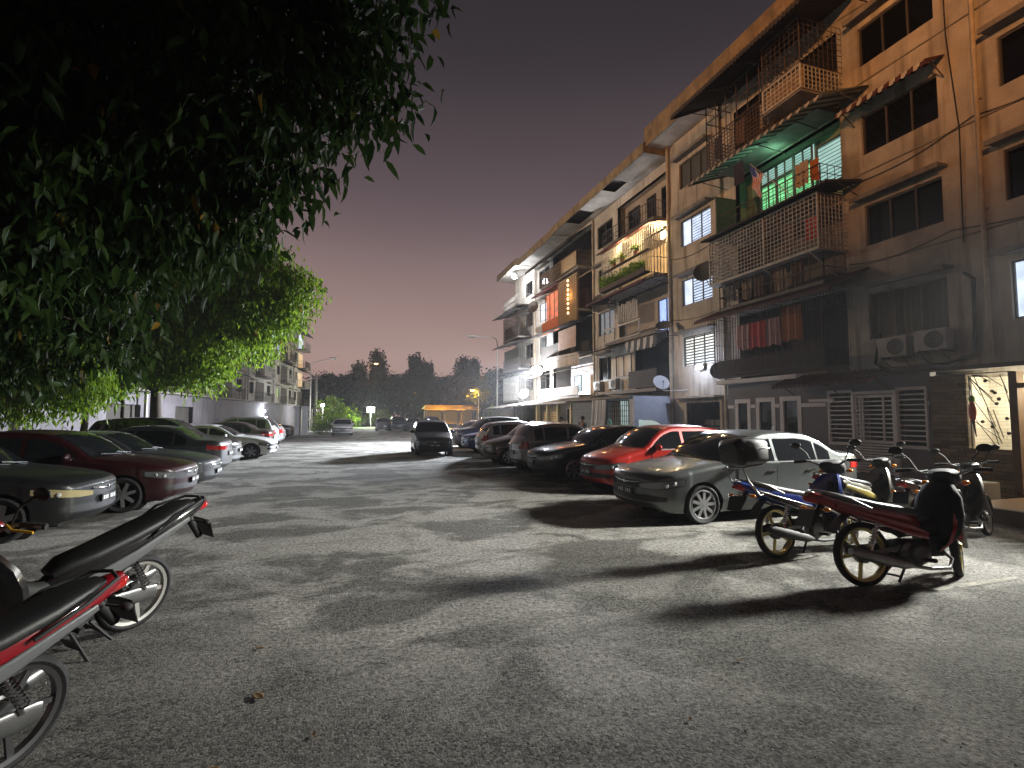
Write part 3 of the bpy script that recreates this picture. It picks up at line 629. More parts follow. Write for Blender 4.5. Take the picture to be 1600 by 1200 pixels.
# second bay: dark awning, glowing orange curtain, bamboo screens, string of bulbs
B.awning(30.2, 38.5, .02, 14.6, 1.9, 13.3, M_awnd, .2); B.grille(30.5, 37.2, 0, 1.05, 11.75, 12.8, .12, .4, M_barb, r=.03)
B.obox('bamboo_screen', 30.5, 33.0, 1.08, 1.11, 11.8, 12.7, M_tan)
B.awning(33.0, 38.2, .02, 11.75, 1.5, 11.2, M_awnm, .12)
B.window(33.9, 36.6, 8.95, 11.0, 'curtain', o=1.0, lit=G_red, n=2, hood=False, fr=M_barb); B.obox('balcony_parapet', 33.6, 37.0, .98, 1.04, 8.0, 8.9, mat('orange_render', (.45, .12, .03), .85, var=.3, vscale=1.5))
B.obox('bay_screen', 30.5, 33.6, 1.0, 1.05, 8.1, 11.3, M_tan); B.grille(30.5, 33.6, .9, 1.1, 8.2, 11.2, .28, .28, M_barb, r=.022)
B.awning(30.1, 37.6, .02, 8.35, 1.8, 7.85, M_awnd, .06)
rows = []
q = B.mb()
for i in range(61): rows.append([(1.12 + .03 * math.sin(i * 1.4), 30.6 + i * .048, z) for z in (6.35, 7.75)])
q.grid(rows); B.part(q, 'corrugated_screen', mat('pinkish_sheet', (.40, .30, .26), .8, var=.3, vscale=4), smooth=60)
B.obox('balcony_parapet', 33.6, 37.2, 1.0, 1.06, 5.9, 7.0, M_dkroom)
q = B.mb(); rows = []
for i in range(25):
    u = 30.5 + 6.7 * i / 24; o = .95 + .55 * math.sin(math.pi * i / 24); rows.append([(o, u, z) for z in (5.1, 5.25, 5.95)])
q.grid(rows); B.part(q, 'curved_parapet', M_wallB, smooth=60)
B.awning(30.2, 38.6, .02, 5.15, 1.9, 4.75, M_awnw, .06)
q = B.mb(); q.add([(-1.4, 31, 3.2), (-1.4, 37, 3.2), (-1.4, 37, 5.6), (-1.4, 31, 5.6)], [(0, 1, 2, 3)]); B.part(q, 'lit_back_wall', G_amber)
B.window(33.0, 34.2, 3.5, 4.7, 'louvre', o=-.3, lit=G_mint, n=0, hood=False)
B.obox('balcony_parapet', 30.5, 37.2, 1.0, 1.06, 3.15, 3.75, M_rpl)
# ground floor extensions
EB = 2.4
B.wall(21.5, 25.8, 0, 2.6, [(21.85, 24.0, .2, 2.55)], mat('blueish_plaster', (.42, .46, .55), .8, var=.2, vscale=2), o=EB, name='extension_wall')
B.wall(17.9, 21.0, 0, 2.75, [(19.3, 21.0, .25, 2.7)], mat('white_plaster', (.55, .58, .66), .8, var=.15, vscale=2), o=EB - .1, name='extension_wall') if False else None
B.obox('extension_roof', 21.45, 30.0, 0, EB + .2, 2.62, 2.74, M_conc)
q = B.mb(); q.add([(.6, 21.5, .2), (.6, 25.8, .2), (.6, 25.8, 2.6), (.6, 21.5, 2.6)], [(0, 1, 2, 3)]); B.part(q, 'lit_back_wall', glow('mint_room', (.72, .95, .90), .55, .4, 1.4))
B.grille(21.85, 24.0, EB - .3, EB + .02, .25, 2.5, .2, .24, M_bard, r=.024, sides=False)
q = B.mb(); rows = []
for i in range(41): 
    u = 24.0 + 1.6 * i / 40; rows.append([(EB + .12 + .06 * math.sin(i * .9) + .03 * math.sin(i * .37), u + .12 * math.sin(z * 2), z) for z in (.3, .8, 1.3, 1.8, 2.3, 2.6)])
q.grid(rows); B.part(q, 'hung_tarpaulin', mat('silver_tarp', (.42, .43, .46), .4, .3), smooth=70)
q = B.mb(); rows = []
for i in range(60): rows.append([(EB + .01 + .012 * math.sin(i * math.pi / 2), u, .05 + i * .042) for u in (25.8, 28.4)])
q.grid(rows); B.part(q, 'roller_shutter', mat('shutter_steel', (.10, .105, .11), .5, .4))
for u in (28.5, 30.6, 32.4, 34.4): B.obox('porch_post', u, u + .22, EB - .2, EB + .05, 0, 2.5, mat('cream_post', (.5, .45, .28), .8, var=.2, vscale=3))
B.awning(28.3, 41.0, .05, 3.1, 2.9, 2.62, M_awnw, .1, name='porch_roof'); B.window(32.7, 34.2, .9, 2.3, 'dark', o=.3, fr=M_framew, n=2, hood=False); B.window(36.0, 39.0, .9, 2.2, 'louvre', o=.3, fr=M_framew, lit=G_warm, n=2, hood=False)
B.obox('porch_wall', 34.7, 41, EB - .1, EB, 0, 1.1, mat('brick_red', (.16, .07, .05), .8, var=.3, vscale=6))

# ---- far block
TC = lambda o, u, z: (XC - o, u, z)
Cb = Block('apartment_building', 'farthest right apartment block with white lamp under its end eave', TC, (XC, 44, 0), GB)
hol = [(42.2, 44.2, ZS[k], ZS[k] + 1.3) for k in range(4)]
Cb.wall(41.32, 47.2, 0, 14.95, hol, M_wallB); Cb.shell(41.32, 47.2, 14.9, 9, M_wallB); Cb.eaves(41.72, 47.6, 14.9, 1.75, .55)
for k in range(4): Cb.window(42.2, 44.2, ZS[k], ZS[k] + 1.3, 'dark', n=1, hood=False)
for k in range(4):
    Cb.obox('balcony_slab', 42.5, 47.0, -.05, 1.3, ZF[k] - .1, ZF[k] + .05, M_conc)
    if k < 3: Cb.awning(42.2, 47.3, .02, ZF[k] + 2.75, 2.3, ZF[k] + 2.15, M_awnd, .06)
    Cb.grille(42.5, 47.0, 0, 1.25, ZF[k] + .05, ZF[k] + (1.0 if k in (1, 3) else 2.2), .14, .4, M_bar if k in (0, 3) else M_bard, r=.022)
    if k in (1, 2): Cb.obox('balcony_parapet', 42.55, 46.9, 1.15, 1.2, ZF[k] + .08, ZF[k] + (1.9 if k == 1 else 1.2), M_dkroom)
Cb.obox('extension_wall', 41.4, 47, 2.0, 2.2, 0, 2.4, M_conc); Cb.awning(41.2, 47.3, .1, 2.95, 2.9, 2.5, M_awnw, .08, name='porch_roof')

sag(B, [(.05, 21.8, 5.95), (.05, 27.2, 6.0), (.05, 30.0, 5.9)]); sag(B, [(.05, 27.3, 12.2), (.05, 27.3, 9.3), (.05, 27.2, 6.2), (.05, 27.2, 3.2)]); sag(B, [(1.9, 21.6, 5.9), (2.2, 30.0, 5.5), (2.0, 38, 5.4)], .014)
# ---- white arched side wall by the stairwell
q = MB(TB); pts = [(2.45, .0), (2.45, 2.7), (.0, 2.7), (.0, .0), (.75, .0), (.75, .95)] + [(1.55 - .8 * math.cos(t), .95 + .8 * math.sin(t) * .75) for t in [math.pi * k / 16 / 2 for k in range(1, 17)]] + [(1.9, 1.55), (2.2, 1.6), (2.25, 0)]
sw = MB(TB); n_ = len(pts); sw.add([(p[0], 21.42, p[1]) for p in pts] + [(p[0], 21.30, p[1]) for p in pts], [tuple(range(n_)), tuple(range(2 * n_ - 1, n_ - 1, -1))] + [(i, (i + 1) % n_, (i + 1) % n_ + n_, i + n_) for i in range(n_)])
B.part(sw, 'arched_wing_wall', mat('white_wing', (.5, .54, .64), .8, var=.2, vscale=2))

# ---- left apartment block, turned a little towards the lane
lb = Vector((-12.0, 33.0)); ld = (Vector((-7.0, 84.0)) - lb); LL = ld.length; ld.normalize(); ln = Vector((ld.y, -ld.x))
TL = lambda o, u, z: (lb.x + ld.x * u + ln.x * o, lb.y + ld.y * u + ln.y * o, z)
D_ = Block('apartment_building', 'grey white apartment block behind the trees on the left', TL, (lb.x, lb.y, 0), None)
hol = []
mods = [2, 8.5, 13, 20.5, 24.5, 31.5, 36, 43, 46.5]
for u in mods:
    for k in range(4): hol.append((u, u + 1.6, ZS[k], ZS[k] + 1.25))
D_.wall(-14, LL, 0, 15.1, hol, M_wallL); D_.shell(-14, LL, 15.05, 8, M_wallL); D_.eaves(-14, LL + .4, 15.1, 1.0, .5, m=mat('dark_fascia', (.12, .07, .05), .8))
lits = {(20.5, 1): G_cool, (20.5, 2): G_cool, (31.5, 1): G_mint, (36, 2): G_cool, (43, 3): G_cool, (43, 2): G_warm, (46.5, 3): G_pale, (46.5, 1): G_warm, (13, 2): G_blue, (13, 1): G_cool, (36, 0): G_lime}
for u in mods:
    for k in range(4):
        g_ = lits.get((u, k)); D_.window(u, u + 1.6, ZS[k], ZS[k] + 1.25, 'louvre' if g_ and k != 0 else ('pane' if g_ else 'dark'), lit=g_, n=1, hood=(k % 2 == 0))
for u in (11, 22.9, 23.8, 34.2, 45.4): D_.pipe(u, .12, 0, 15, .09, M_bar)
for u in (15.5, 26.5, 38, 48.6):
    for k in range(4):
        D_.obox('balcony_slab', u, u + 4, -.05, 1.1, ZF[k] - .1, ZF[k] + .05, M_conc); D_.grille(u, u + 4, 0, 1.05, ZF[k] + .05, ZF[k] + 1.1, .25, .5, M_bar if k % 2 else M_bard, r=.03)
        if (k + int(u)) % 2: D_.awning(u - .2, u + 4.2, .02, ZF[k] + 2.7, 1.4, ZF[k] + 2.3, M_awnm if k % 3 else M_awnd, .1)
        q = D_.mb(); q.box(.01, .05, u + .3, u + 3.5, ZF[k] + .1, ZF[k] + 2.3); D_.part(q, 'balcony_door', G_warm if (u, k) in ((48.6, 1), (48.6, 2)) else (G_pale if (u, k) == (48.6, 3) else M_dkroom))
p_lil = mat('lilac_plaster', (.15, .135, .15), .85, var=.4, vscale=.7, stain=.7)
D_.wall(-13, 34, 0, 2.95, [(1, 3.5, 1.3, 2.3), (-6, -3, .1, 2.3)], p_lil, o=2.5, name='extension_wall'); D_.obox('extension_roof', -13.2, 36, 0, 2.8, 2.96, 3.06, M_conc)
D_.obox('extension_fill', -13, 34, 2.2, 2.28, 0, 2.9, M_dkroom)
D_.awning(34, 52, .05, 3.3, 3.2, 2.75, M_awnd, .1, name='porch_roof')
for u in (36.5, 40, 44, 48): D_.obox('porch_post', u, u + .3, 2.6, 2.9, 0, 2.75, M_bar)
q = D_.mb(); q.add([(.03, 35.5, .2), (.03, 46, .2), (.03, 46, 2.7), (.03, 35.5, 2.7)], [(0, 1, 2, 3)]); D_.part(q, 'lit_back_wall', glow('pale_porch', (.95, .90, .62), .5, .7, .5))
# ---------------------------------------------------------------- trees
def leaf_mat(name, c1, c2, rough=.45):
    m = bpy.data.materials.new(name); m.use_nodes = True; n = m.node_tree; b = n.nodes['Principled BSDF']; L = n.links.new
    ge = n.nodes.new('ShaderNodeNewGeometry'); cr = n.nodes.new('ShaderNodeValToRGB'); L(ge.outputs['Random Per Island'], cr.inputs[0])
    cr.color_ramp.elements[0].color = (*c1, 1); cr.color_ramp.elements[1].color = (*c2, 1); cr.color_ramp.elements[1].position = .99
    k = cr.color_ramp.elements.new(.9975); k.color = (.22, .13, .02, 1)
    L(cr.outputs[0], b.inputs['Base Color']); b.inputs['Roughness'].default_value = rough; b.inputs['Specular IOR Level'].default_value = .10
    tr = n.nodes.new('ShaderNodeBsdfTranslucent'); mx = n.nodes.new('ShaderNodeMixShader'); mx.inputs[0].default_value = .42
    L(cr.outputs[0], tr.inputs[0]); L(b.outputs[0], mx.inputs[1]); L(tr.outputs[0], mx.inputs[2]); L(mx.outputs[0], n.nodes['Material Output'].inputs[0]); return m
M_bark = mat('bark', (.07, .055, .04), .95, var=.5, vscale=6, bump=.7, bscale=18)
M_leafA = leaf_mat('mango_leaf', (.012, .026, .008), (.034, .062, .014), .45); M_leafB = leaf_mat('fresh_leaf', (.07, .15, .012), (.24, .34, .025)); M_leafC = leaf_mat('far_leaf', (.02, .034, .016), (.045, .06, .028), .7)
def whorl_leaves(cent, per, length, width, droop=.8, spread=.16):
    """clusters of drooping lance shaped leaves; returns verts, faces"""
    n = len(cent) * per; C_ = np.repeat(cent, per, 0) + rng.normal(0, spread, (n, 3)) * np.array([1, 1, .8])
    az = rng.random(n) * 2 * np.pi; el = -R(80) * np.clip(rng.normal(droop, .35, n), -.6, 1.15)
    L_ = length * (.65 + .6 * rng.random(n)); w = width * (.7 + .5 * rng.random(n))
    d = np.stack([np.cos(az) * np.cos(el), np.sin(az) * np.cos(el), np.sin(el)], 1)
    up = np.array([0, 0, 1.]); sd = np.cross(d, up); sd /= np.linalg.norm(sd, axis=1)[:, None] + 1e-9; tw = rng.normal(0, .7, n)
    nr = np.cross(sd, d); s2 = sd * np.cos(tw)[:, None] + nr * np.sin(tw)[:, None]; n2 = np.cross(s2, d)
    v = np.zeros((n, 8, 3)); Ls, ws = L_[:, None], w[:, None]
    bend = n2 * Ls * .10
    v[:, 0] = C_; v[:, 1] = C_ + d * Ls * .3 + s2 * ws * .5 + n2 * ws * .18; v[:, 2] = C_ + d * Ls * .3 - s2 * ws * .5 + n2 * ws * .18; v[:, 3] = C_ + d * Ls * .3
    v[:, 4] = C_ + d * Ls * .68 + s2 * ws * .38 - bend + n2 * ws * .14; v[:, 5] = C_ + d * Ls * .68 - s2 * ws * .38 - bend + n2 * ws * .14; v[:, 6] = C_ + d * Ls * .68 - bend; v[:, 7] = C_ + d * Ls - bend * 2.6
    f = np.array([[0, 3, 1], [0, 2, 3], [1, 3, 6], [1, 6, 4], [2, 5, 6], [2, 6, 3], [4, 6, 7], [5, 7, 6]])
    F_ = (np.arange(n) * 8)[:, None, None] + f[None]
    return v.reshape(-1, 3), F_.reshape(-1, 3)
def mesh_np(name, v, f, m, parent=None, smooth=True):
    me = bpy.data.meshes.new(name); me.vertices.add(len(v)); me.vertices.foreach_set('co', v.astype(np.float32).ravel())
    k = f.shape[1]; me.loops.add(f.size); me.loops.foreach_set('vertex_index', f.astype(np.int32).ravel()); me.polygons.add(len(f))
    me.polygons.foreach_set('loop_start', np.arange(0, f.size, k, dtype=np.int32)); me.polygons.foreach_set('loop_total', np.full(len(f), k, np.int32))
    me.update(calc_edges=True); me.materials.append(m)
    if smooth: me.polygons.foreach_set('use_smooth', [True] * len(f))
    o = bpy.data.objects.new(name, me); COL.objects.link(o)
    if parent: o.parent = parent; o.matrix_parent_inverse = Matrix.Translation(-Vector(parent.location))
    return o
def blob_points(blobs, n, shell=.55):
    vol = np.array([b[3] * b[4] * b[5] for b in blobs]) ** .8; cnt = np.maximum(1, (n * vol / vol.sum()).astype(int)); P = []
    for b, c in zip(blobs, cnt):
        u = rng.normal(size=(c, 3)); u /= np.linalg.norm(u, axis=1)[:, None]; r = shell + (1 - shell) * rng.random(c) ** .6
        r *= 1 + .13 * np.sin(u[:, 0] * 5 + b[0]) * np.cos(u[:, 1] * 4 + b[1] * 3) + .1 * np.sin(u[:, 2] * 7 + b[2] * 2)
        P.append(np.array(b[:3]) + u * r[:, None] * np.array(b[3:6]))
    return np.concatenate(P)
def tree(name, label, base, h, tr, blobs, n, per, ll, lw, lm, group=None, droop=.8, shell=.5, spread=.16, limbs=True, thin=None):
    root = empty(name, base, 0, label, 'tree', group); b = Vector(base)
    q = MB(); top = b + Vector((0, 0, h)); k = Vector((rng.normal(0, .12), rng.normal(0, .12), 0)) * (h / 3)
    pts = [b, b + Vector((0, 0, h * .12)), b + k * .6 + Vector((0, 0, h * .5)), b + k + Vector((0, 0, h))]
    q.tube(pts, [tr * 1.45, tr * 1.05, tr * .85, tr * .62], 14)
    fork = pts[-1]
    if limbs:
        for bl in blobs:
            if name == 'mango_tree' and (bl[0] > -3.8 or bl[1] < 6.5 or bl[2] > 6): continue
            c = Vector(bl[:3]); m1 = fork.lerp(c, .45) + Vector((rng.normal(0, .15), rng.normal(0, .15), .25 + .1 * rng.random())) * min(1, (c - fork).length / 3)
            q.tube([fork - Vector((0, 0, tr * .6)), m1, c], [tr * .55, tr * .3, tr * .1], 7)
            for j in range(5):
                e = c + Vector((rng.normal(), rng.normal(), rng.normal())).normalized().cross(Vector((.1, .2, 1))) * .8 * min(bl[3:6]); q.tube([m1.lerp(c, .3 + .12 * j), (m1.lerp(c, .6) + e) / 2 + Vector((0, 0, .1)), e], [tr * .14, tr * .08, tr * .03], 5)
    q.build('trunk', M_bark, root, smooth=60, off=base)
    P = blob_points(blobs, n, shell); v, f = whorl_leaves(P, per, ll, lw, droop, spread)
    mesh_np('crown', v, f, lm, root); return root
tree('mango_tree', 'dark overhanging mango tree with long drooping leaves at upper left', (-6.6, 3.6, 0), 2.7, .24,
     [(-.75, 6.0, 5.75, 1.25, 1.3, 1.15), (-.35, 5.6, 6.7, 1.25, 1.3, 1.0), (-.05, 5.6, 5.5, .7, .8, .8), (-3.9, 9.3, 5.0, 1.4, 1.4, 1.4), (-4.2, 10.2, 5.2, 2, 1.8, 1.9), (-7.3, 11.2, 5.2, 2.4, 2.2, 1.6), (-8.6, 7.8, 5.6, 2.4, 2.2, 2), (-6.4, 14.4, 5.8, 2.2, 2.2, 1.6), (-8.9, 14, 5.2, 2.2, 2.2, 1.8), (-1.7, 6.3, 4.75, 1.0, 1.1, .8), (-2.6, 6.6, 5.6, 1.5, 1.4, 1.3), (-3.3, 6.2, 4.3, 1.4, 1.5, 1.3), (-4.6, 7.2, 4.6, 1.8, 1.8, 1.7), (-4.6, 6.0, 3.4, 1.3, 1.4, 1.2),
      (-5.9, 8.6, 3.4, 1.7, 1.6, 1.5), (-3.2, 8.4, 6.4, 2.0, 1.9, 1.7), (-5.6, 7.0, 6.6, 2.3, 2.2, 2.0), (-2.4, 7.4, 7.6, 1.7, 1.7, 1.3), (-5.4, 9.2, 2.55, 1.0, .9, .6), (-3.9, 8.8, 3.2, 1.2, 1.2, 1.0), (-2.55, 8.2, 4.3, 1.0, 1.0, .8), (.15, 4.4, 6.25, .75, .7, .45), (-4.3, 4.6, 5.2, 1.6, 1.4, 1.3), (-.8, 6.5, 4.55, .6, .6, .5), (-1.45, 6.8, 4.05, .7, .7, .5)],
     7200, 10, .235, .078, M_leafA, droop=.62, shell=.25)
tree('street_tree', 'leafy green lit tree standing behind the parked cars on the left', (-7.1, 23.3, 0), 2.9, .25,
     [(-5.9, 21.8, 4.4, 1.8, 1.8, 1.4), (-3.7, 21.6, 6.9, 1.6, 1.7, 1.4), (-4.7, 22.0, 5.4, 1.7, 1.7, 1.2), (-3.2, 22.5, 5.5, 1.1, 1.2, 1.1), (-5.4, 22.6, 7.4, 2.2, 2.1, 1.8), (-7.6, 22.8, 5.8, 2.3, 2.2, 2.0), (-9.2, 22.6, 4.2, 1.9, 2.0, 1.6), (-7.0, 22.5, 8.7, 2.3, 2.2, 1.6), (-9.8, 23.2, 6.8, 2.3, 2.2, 2.0), (-5.5, 21.2, 3.3, 1.2, 1.1, .75), (-3.75, 24.2, 4.7, 1.0, 1.0, .8), (-4.55, 20.9, 4.0, .9, .9, .8), (-11.6, 22, 5, 2, 2, 2), (-3.9, 22.9, 8.0, 1.3, 1.4, 1.1), (-2.95, 22.4, 7.3, 1.2, 1.3, 1.0), (-2.0, 22.1, 6.7, .95, 1.0, .9), (-2.6, 22.6, 5.9, 1.0, 1.0, .8)],
     6000, 9, .22, .08, M_leafB, droop=.6, shell=.4, spread=.2)
tree('small_tree', 'thin stemmed tree beside the big leafy tree', (-7.9, 22.3, 0), 2.3, .1, [(-8.2, 21.9, 3.4, 1.2, 1.1, .7), (-7.6, 21.2, 3.1, .9, .9, .6), (-9.0, 21.5, 3.0, .9, .9, .7)], 330, 8, .2, .065, M_leafB, droop=.6)
tree('small_tree', 'bushy young tree with bright fresh leaves at the left edge', (-7.5, 18.1, 0), 1.9, .12, [(-7.9, 17.4, 3.1, 1.4, 1.2, .8), (-6.9, 16.9, 3.0, .8, .8, .55), (-9.3, 17.2, 2.9, 1.3, 1.1, .8), (-10.6, 17.0, 2.7, 1.2, 1.1, .8), (-8.6, 17.3, 4.1, 1.6, 1.4, 1.0), (-7.9, 17.5, 2.2, 1.3, 1.0, .55), (-8.8, 17.7, 2.1, 1.2, 1.0, .6), (-6.9, 17.2, 2.45, .8, .8, .45)], 980, 8, .2, .06, M_leafB, droop=.75)
# trees at the end of the lane
GFt = 'dark trees along the end of the lane'
def far_tree(i, x, y, h, w, kind, label):
    base = (x, y, 0); bl = []
    if kind == 'column':
        for k in range(7): t = k / 6; bl.append((x + rng.normal(0, .2), y, h * (.22 + .72 * t), w * (1 - .72 * t) + .25, w * (1 - .7 * t) + .25, h * .1))
    else:
        for k in range(11): a = rng.random() * 6.28; rr = w * .75 * math.sqrt(rng.random()); bl.append((x + rr * math.cos(a), y + rr * math.sin(a), h * (.48 + .44 * rng.random() * (1 - rr / w * .4)), w * (.3 + .2 * rng.random()), w * (.3 + .2 * rng.random()), h * (.09 + .07 * rng.random())))
    tree('pine_tree' if kind == 'column' else 'broadleaf_tree', label, base, h * .45, .12 + h * .015, bl, 1100, 7, .6, .34, M_leafC, GFt, droop=.2, shell=.15, spread=.45)
far = [(-24, 100, 9.5, 6), (-15, 104, 10.5, 6.5), (-8, 98, 11, 6), (-.5, 106, 11.5, 6), (6, 100, 10.2, 5.5), (12, 108, 11.5, 6), (19, 103, 11.0, 5.5), (26, 110, 11.5, 6), (33, 106, 11, 5.5), (41, 110, 12, 6.5), (22, 75, 9.0, 4.2), (19.5, 58, 8.3, 3.6), (3.2, 92, 7.6, 3.6), (10, 88, 6.5, 3.2), (51, 112, 11, 6)]
fl_ = ['broad dark tree far left behind the end of the left block', 'wide dark tree beyond the left utility pole', 'round dark tree just left of the glowing greenery', 'broad dark tree above the glowing greenery', 'dark tree between the glowing greenery and the tall conifer', 'wide dark tree behind the twin conifers', 'dark round tree above the orange lit shelter', 'spreading flat topped tree behind the orange shelter', 'dark tree right of the orange shelter', 'dark tree behind the tall street lamp', 'bushy dark tree beside the end of the right block', 'dark tree rising against the end balconies of the right block', 'small lit tree left of the orange lit shelter', 'small tree with thin limbs near the far cars', 'far dark tree behind the right block']
for i, ((x, y, h, w), lb_) in enumerate(zip(far, fl_)): far_tree(i, x, y, h * .93, w, 'round', lb_)
for x, y, h, w, lb_ in ((5.2, 98, 13.4, 2.6, 'tall dark conifer left of centre on the skyline'), (12.2, 99, 13.2, 1.3, 'slender dark conifer in the middle of the skyline'), (14.2, 99, 11.6, 1.2, 'slender shorter conifer right of the middle one'), (21.2, 99, 13.0, 2.2, 'tall dark conifer above the shelter roof'), (24.0, 100, 12.8, 1.8, 'tall dark conifer rightmost on the skyline'), (1.9, 97, 10.8, 2.2, 'shorter dark conifer leftmost on the skyline')): far_tree(0, x, y, h, w, 'column', lb_)
# low shrubs at the far turning
bl = [(-60 + 9 * k + rng.normal(0, 1), 118 + rng.normal(0, 2), 4.2, 6.5, 3, 5.0) for k in range(16)]
P = blob_points(bl, 4200, .3); v, f = whorl_leaves(P, 5, .8, .5, .2, .6); o = mesh_np('far_wood', v, f, M_leafC); tag(o, 'dark wood closing the end of the lane', 'wood', kind='stuff')
q = MB(); q.grid([[(x, y, .012 if y < 60 else .012) for x in (-14, -6, 2, 9)] for y in (72, 84, 100, 116)]); tag(q.build('grass', mat('rough_grass', (.06, .10, .03), .95, var=.5, vscale=1.5)), 'grass verge at the end of the lane', 'grass', kind='structure')
def bush(label, x, y, w, h, n=110, m=None, ll=.3, lw=.13):
    r = empty('bush', (x, y, 0), 0, label, 'bush'); P = blob_points([(x, y, h * .55, w, w, h * .5), (x + w * .5, y + .1, h * .4, w * .7, w * .7, h * .4)], n, .3); v, f = whorl_leaves(P, 8, ll, lw, .3, .15); mesh_np('foliage', v, f, m or M_leafB, r)
    q = MB()
    for k in range(6): q.tube([(x, y, 0), (x + rng.normal(0, w * .3), y + rng.normal(0, w * .3), h * .6)], .02, 5)
    q.build('stem', M_bark, r, off=(x, y, 0))
bush('floodlit bright green bush at the far end of the lane', -.5, 84, 2.6, 3.4, 320); bush('floodlit green shrub right of the glowing one', 4.6, 86, 2.2, 3.0, 240); bush('round clipped shrub beside the far white sedan', -2.6, 51.5, .9, 1.6, 160, None, .16, .07); bush('leafy shrub beside the far utility pole', -1.9, 60, 1.6, 4.2, 200); bush('low shrub at the foot of the tall street lamp', 13.2, 47.4, .7, 2.6, 90)
# ---------------------------------------------------------------- cars
def paint(name, col, metal=.35, rough=.32, coat=.7): return mat(name, col, rough, metal, coat=coat, var=.18, vscale=1.4)
M_glass = mat('tinted_glass', (.008, .009, .011), .06, 0, spec=.6)
M_tyre = mat('tyre_rubber', (.012, .012, .013), .8, bump=.2, bscale=60)
M_blk = mat('black_plastic', (.012, .012, .013), .5)
M_alloy = mat('alloy', (.62, .63, .65), .32, .9)
M_alloyd = mat('grey_alloy', (.22, .22, .23), .35, .9)
M_chrome = mat('chrome', (.75, .76, .78), .1, 1)
M_lens = mat('headlight_lens', (.20, .21, .23), .1, .5, coat=1)
M_bowl = mat('lamp_bowl', (.8, .8, .78), .12, .6, coat=1)
M_red = mat('red_lens', (.42, .012, .012), .12, 0, coat=1)
M_amber = mat('amber_lens', (.6, .2, .02), .15, 0, coat=1)
M_plate = mat('plate_black', (.01, .01, .01), .4); M_white = mat('white_mark', (.75, .75, .75), .5)
M_under = mat('underbody', (.006, .006, .006), .9)
PROF = dict(
 sedan=dict(L=4.56, W=1.78, H=1.47, top=[(0, .70), (.05, .765), (.3, .84), (.75, .915), (1.2, .975), (1.3, 1.0), (1.62, 1.20), (2.0, 1.385), (2.3, 1.45), (2.7, 1.468), (3.15, 1.435), (3.5, 1.33), (3.85, 1.14), (4.05, 1.085), (4.35, 1.075), (4.5, 1.03), (4.56, .93)],
     cowl=1.22, wt=2.06, rg0=3.3, rg1=3.92, belt=.95, sf=.93, wb=2.66, b=2.42, c=3.35, q=3.72, wr=.315),
 coupe=dict(L=4.4, W=1.72, H=1.38, top=[(0, .64), (.05, .70), (.35, .80), (.8, .88), (1.25, .93), (1.36, .96), (1.7, 1.15), (2.05, 1.31), (2.4, 1.375), (2.7, 1.38), (3.1, 1.33), (3.5, 1.19), (3.85, 1.02), (4.1, .98), (4.34, .95), (4.4, .84)],
     cowl=1.28, wt=2.12, rg0=3.15, rg1=3.8, belt=.89, sf=.88, wb=2.55, b=2.42, c=3.2, q=3.6, wr=.305),
 hatch=dict(L=3.75, W=1.67, H=1.51, top=[(0, .68), (.05, .755), (.3, .85), (.6, .93), (.88, 1.0), (.96, 1.03), (1.3, 1.26), (1.62, 1.43), (1.95, 1.505), (2.4, 1.515), (2.95, 1.475), (3.25, 1.41), (3.42, 1.28), (3.56, 1.07), (3.66, .97), (3.75, .84)],
     cowl=.9, wt=1.68, rg0=3.22, rg1=3.57, belt=.97, sf=.72, wb=2.44, b=2.1, c=2.92, q=3.28, wr=.29),
 suv=dict(L=4.35, W=1.8, H=1.69, top=[(0, .82), (.05, .90), (.3, 1.0), (.8, 1.07), (1.12, 1.12), (1.2, 1.15), (1.55, 1.4), (1.85, 1.58), (2.2, 1.67), (2.8, 1.69), (3.5, 1.65), (3.85, 1.59), (4.02, 1.42), (4.18, 1.15), (4.28, 1.05), (4.35, .9)],
     cowl=1.14, wt=1.92, rg0=3.84, rg1=4.17, belt=1.08, sf=.85, wb=2.62, b=2.45, c=3.35, q=3.82, wr=.34),
)
def wheel_part(parent, x, y, r, style, sgn, hi):
    n = 32 if hi else 18
    w = MB(); w.lathe([(r - .085, .075), (r - .03, .098), (r - .008, .085), (r, .05), (r, -.05), (r - .008, -.085), (r - .03, -.098), (r - .085, -.075)], (x, y, r), 'y', n, closed=True)
    ty = w.build('wheel', M_tyre, parent, smooth=40); ty.name = 'wheel'
    rm = MB(); rr = r - .08
    rm.lathe([(rr, -.07), (rr + .006, .08), (rr - .012, .086), (rr - .025, .07), (rr - .03, -.07)], (x, y, r), 'y', n)
    yo = y + sgn * .055
    ns, wd = dict(five=(5, .075), ten=(9, .05), multi=(7, .055), plain=(6, .085))[style]
    rm.lathe([(.001, sgn * .085), (.055, sgn * .08), (.065, sgn * .05), (.065, -sgn * .02)], (x, y, r), 'y', 14)
    for k in range(ns):
        a = 2 * math.pi * k / ns + .3; ca, sa = math.cos(a), math.sin(a)
        p = (x + ca * .05, yo + sgn * .012, r + sa * .05); q = (x + ca * (rr - .015), yo + sgn * .008, r + sa * (rr - .015))
        rm.beam(p, q, .03, wd, upv=(-sa, 0, ca))
    rm.build('rim', M_alloy if style != 'plain' else M_alloyd, ty, smooth=40)
    dk = MB(); dk.lathe([(.001, 0), (rr - .02, 0)], (x, y - sgn * .005, r), 'y', n); dk.build('brake_disc', M_under, ty)
    return ty
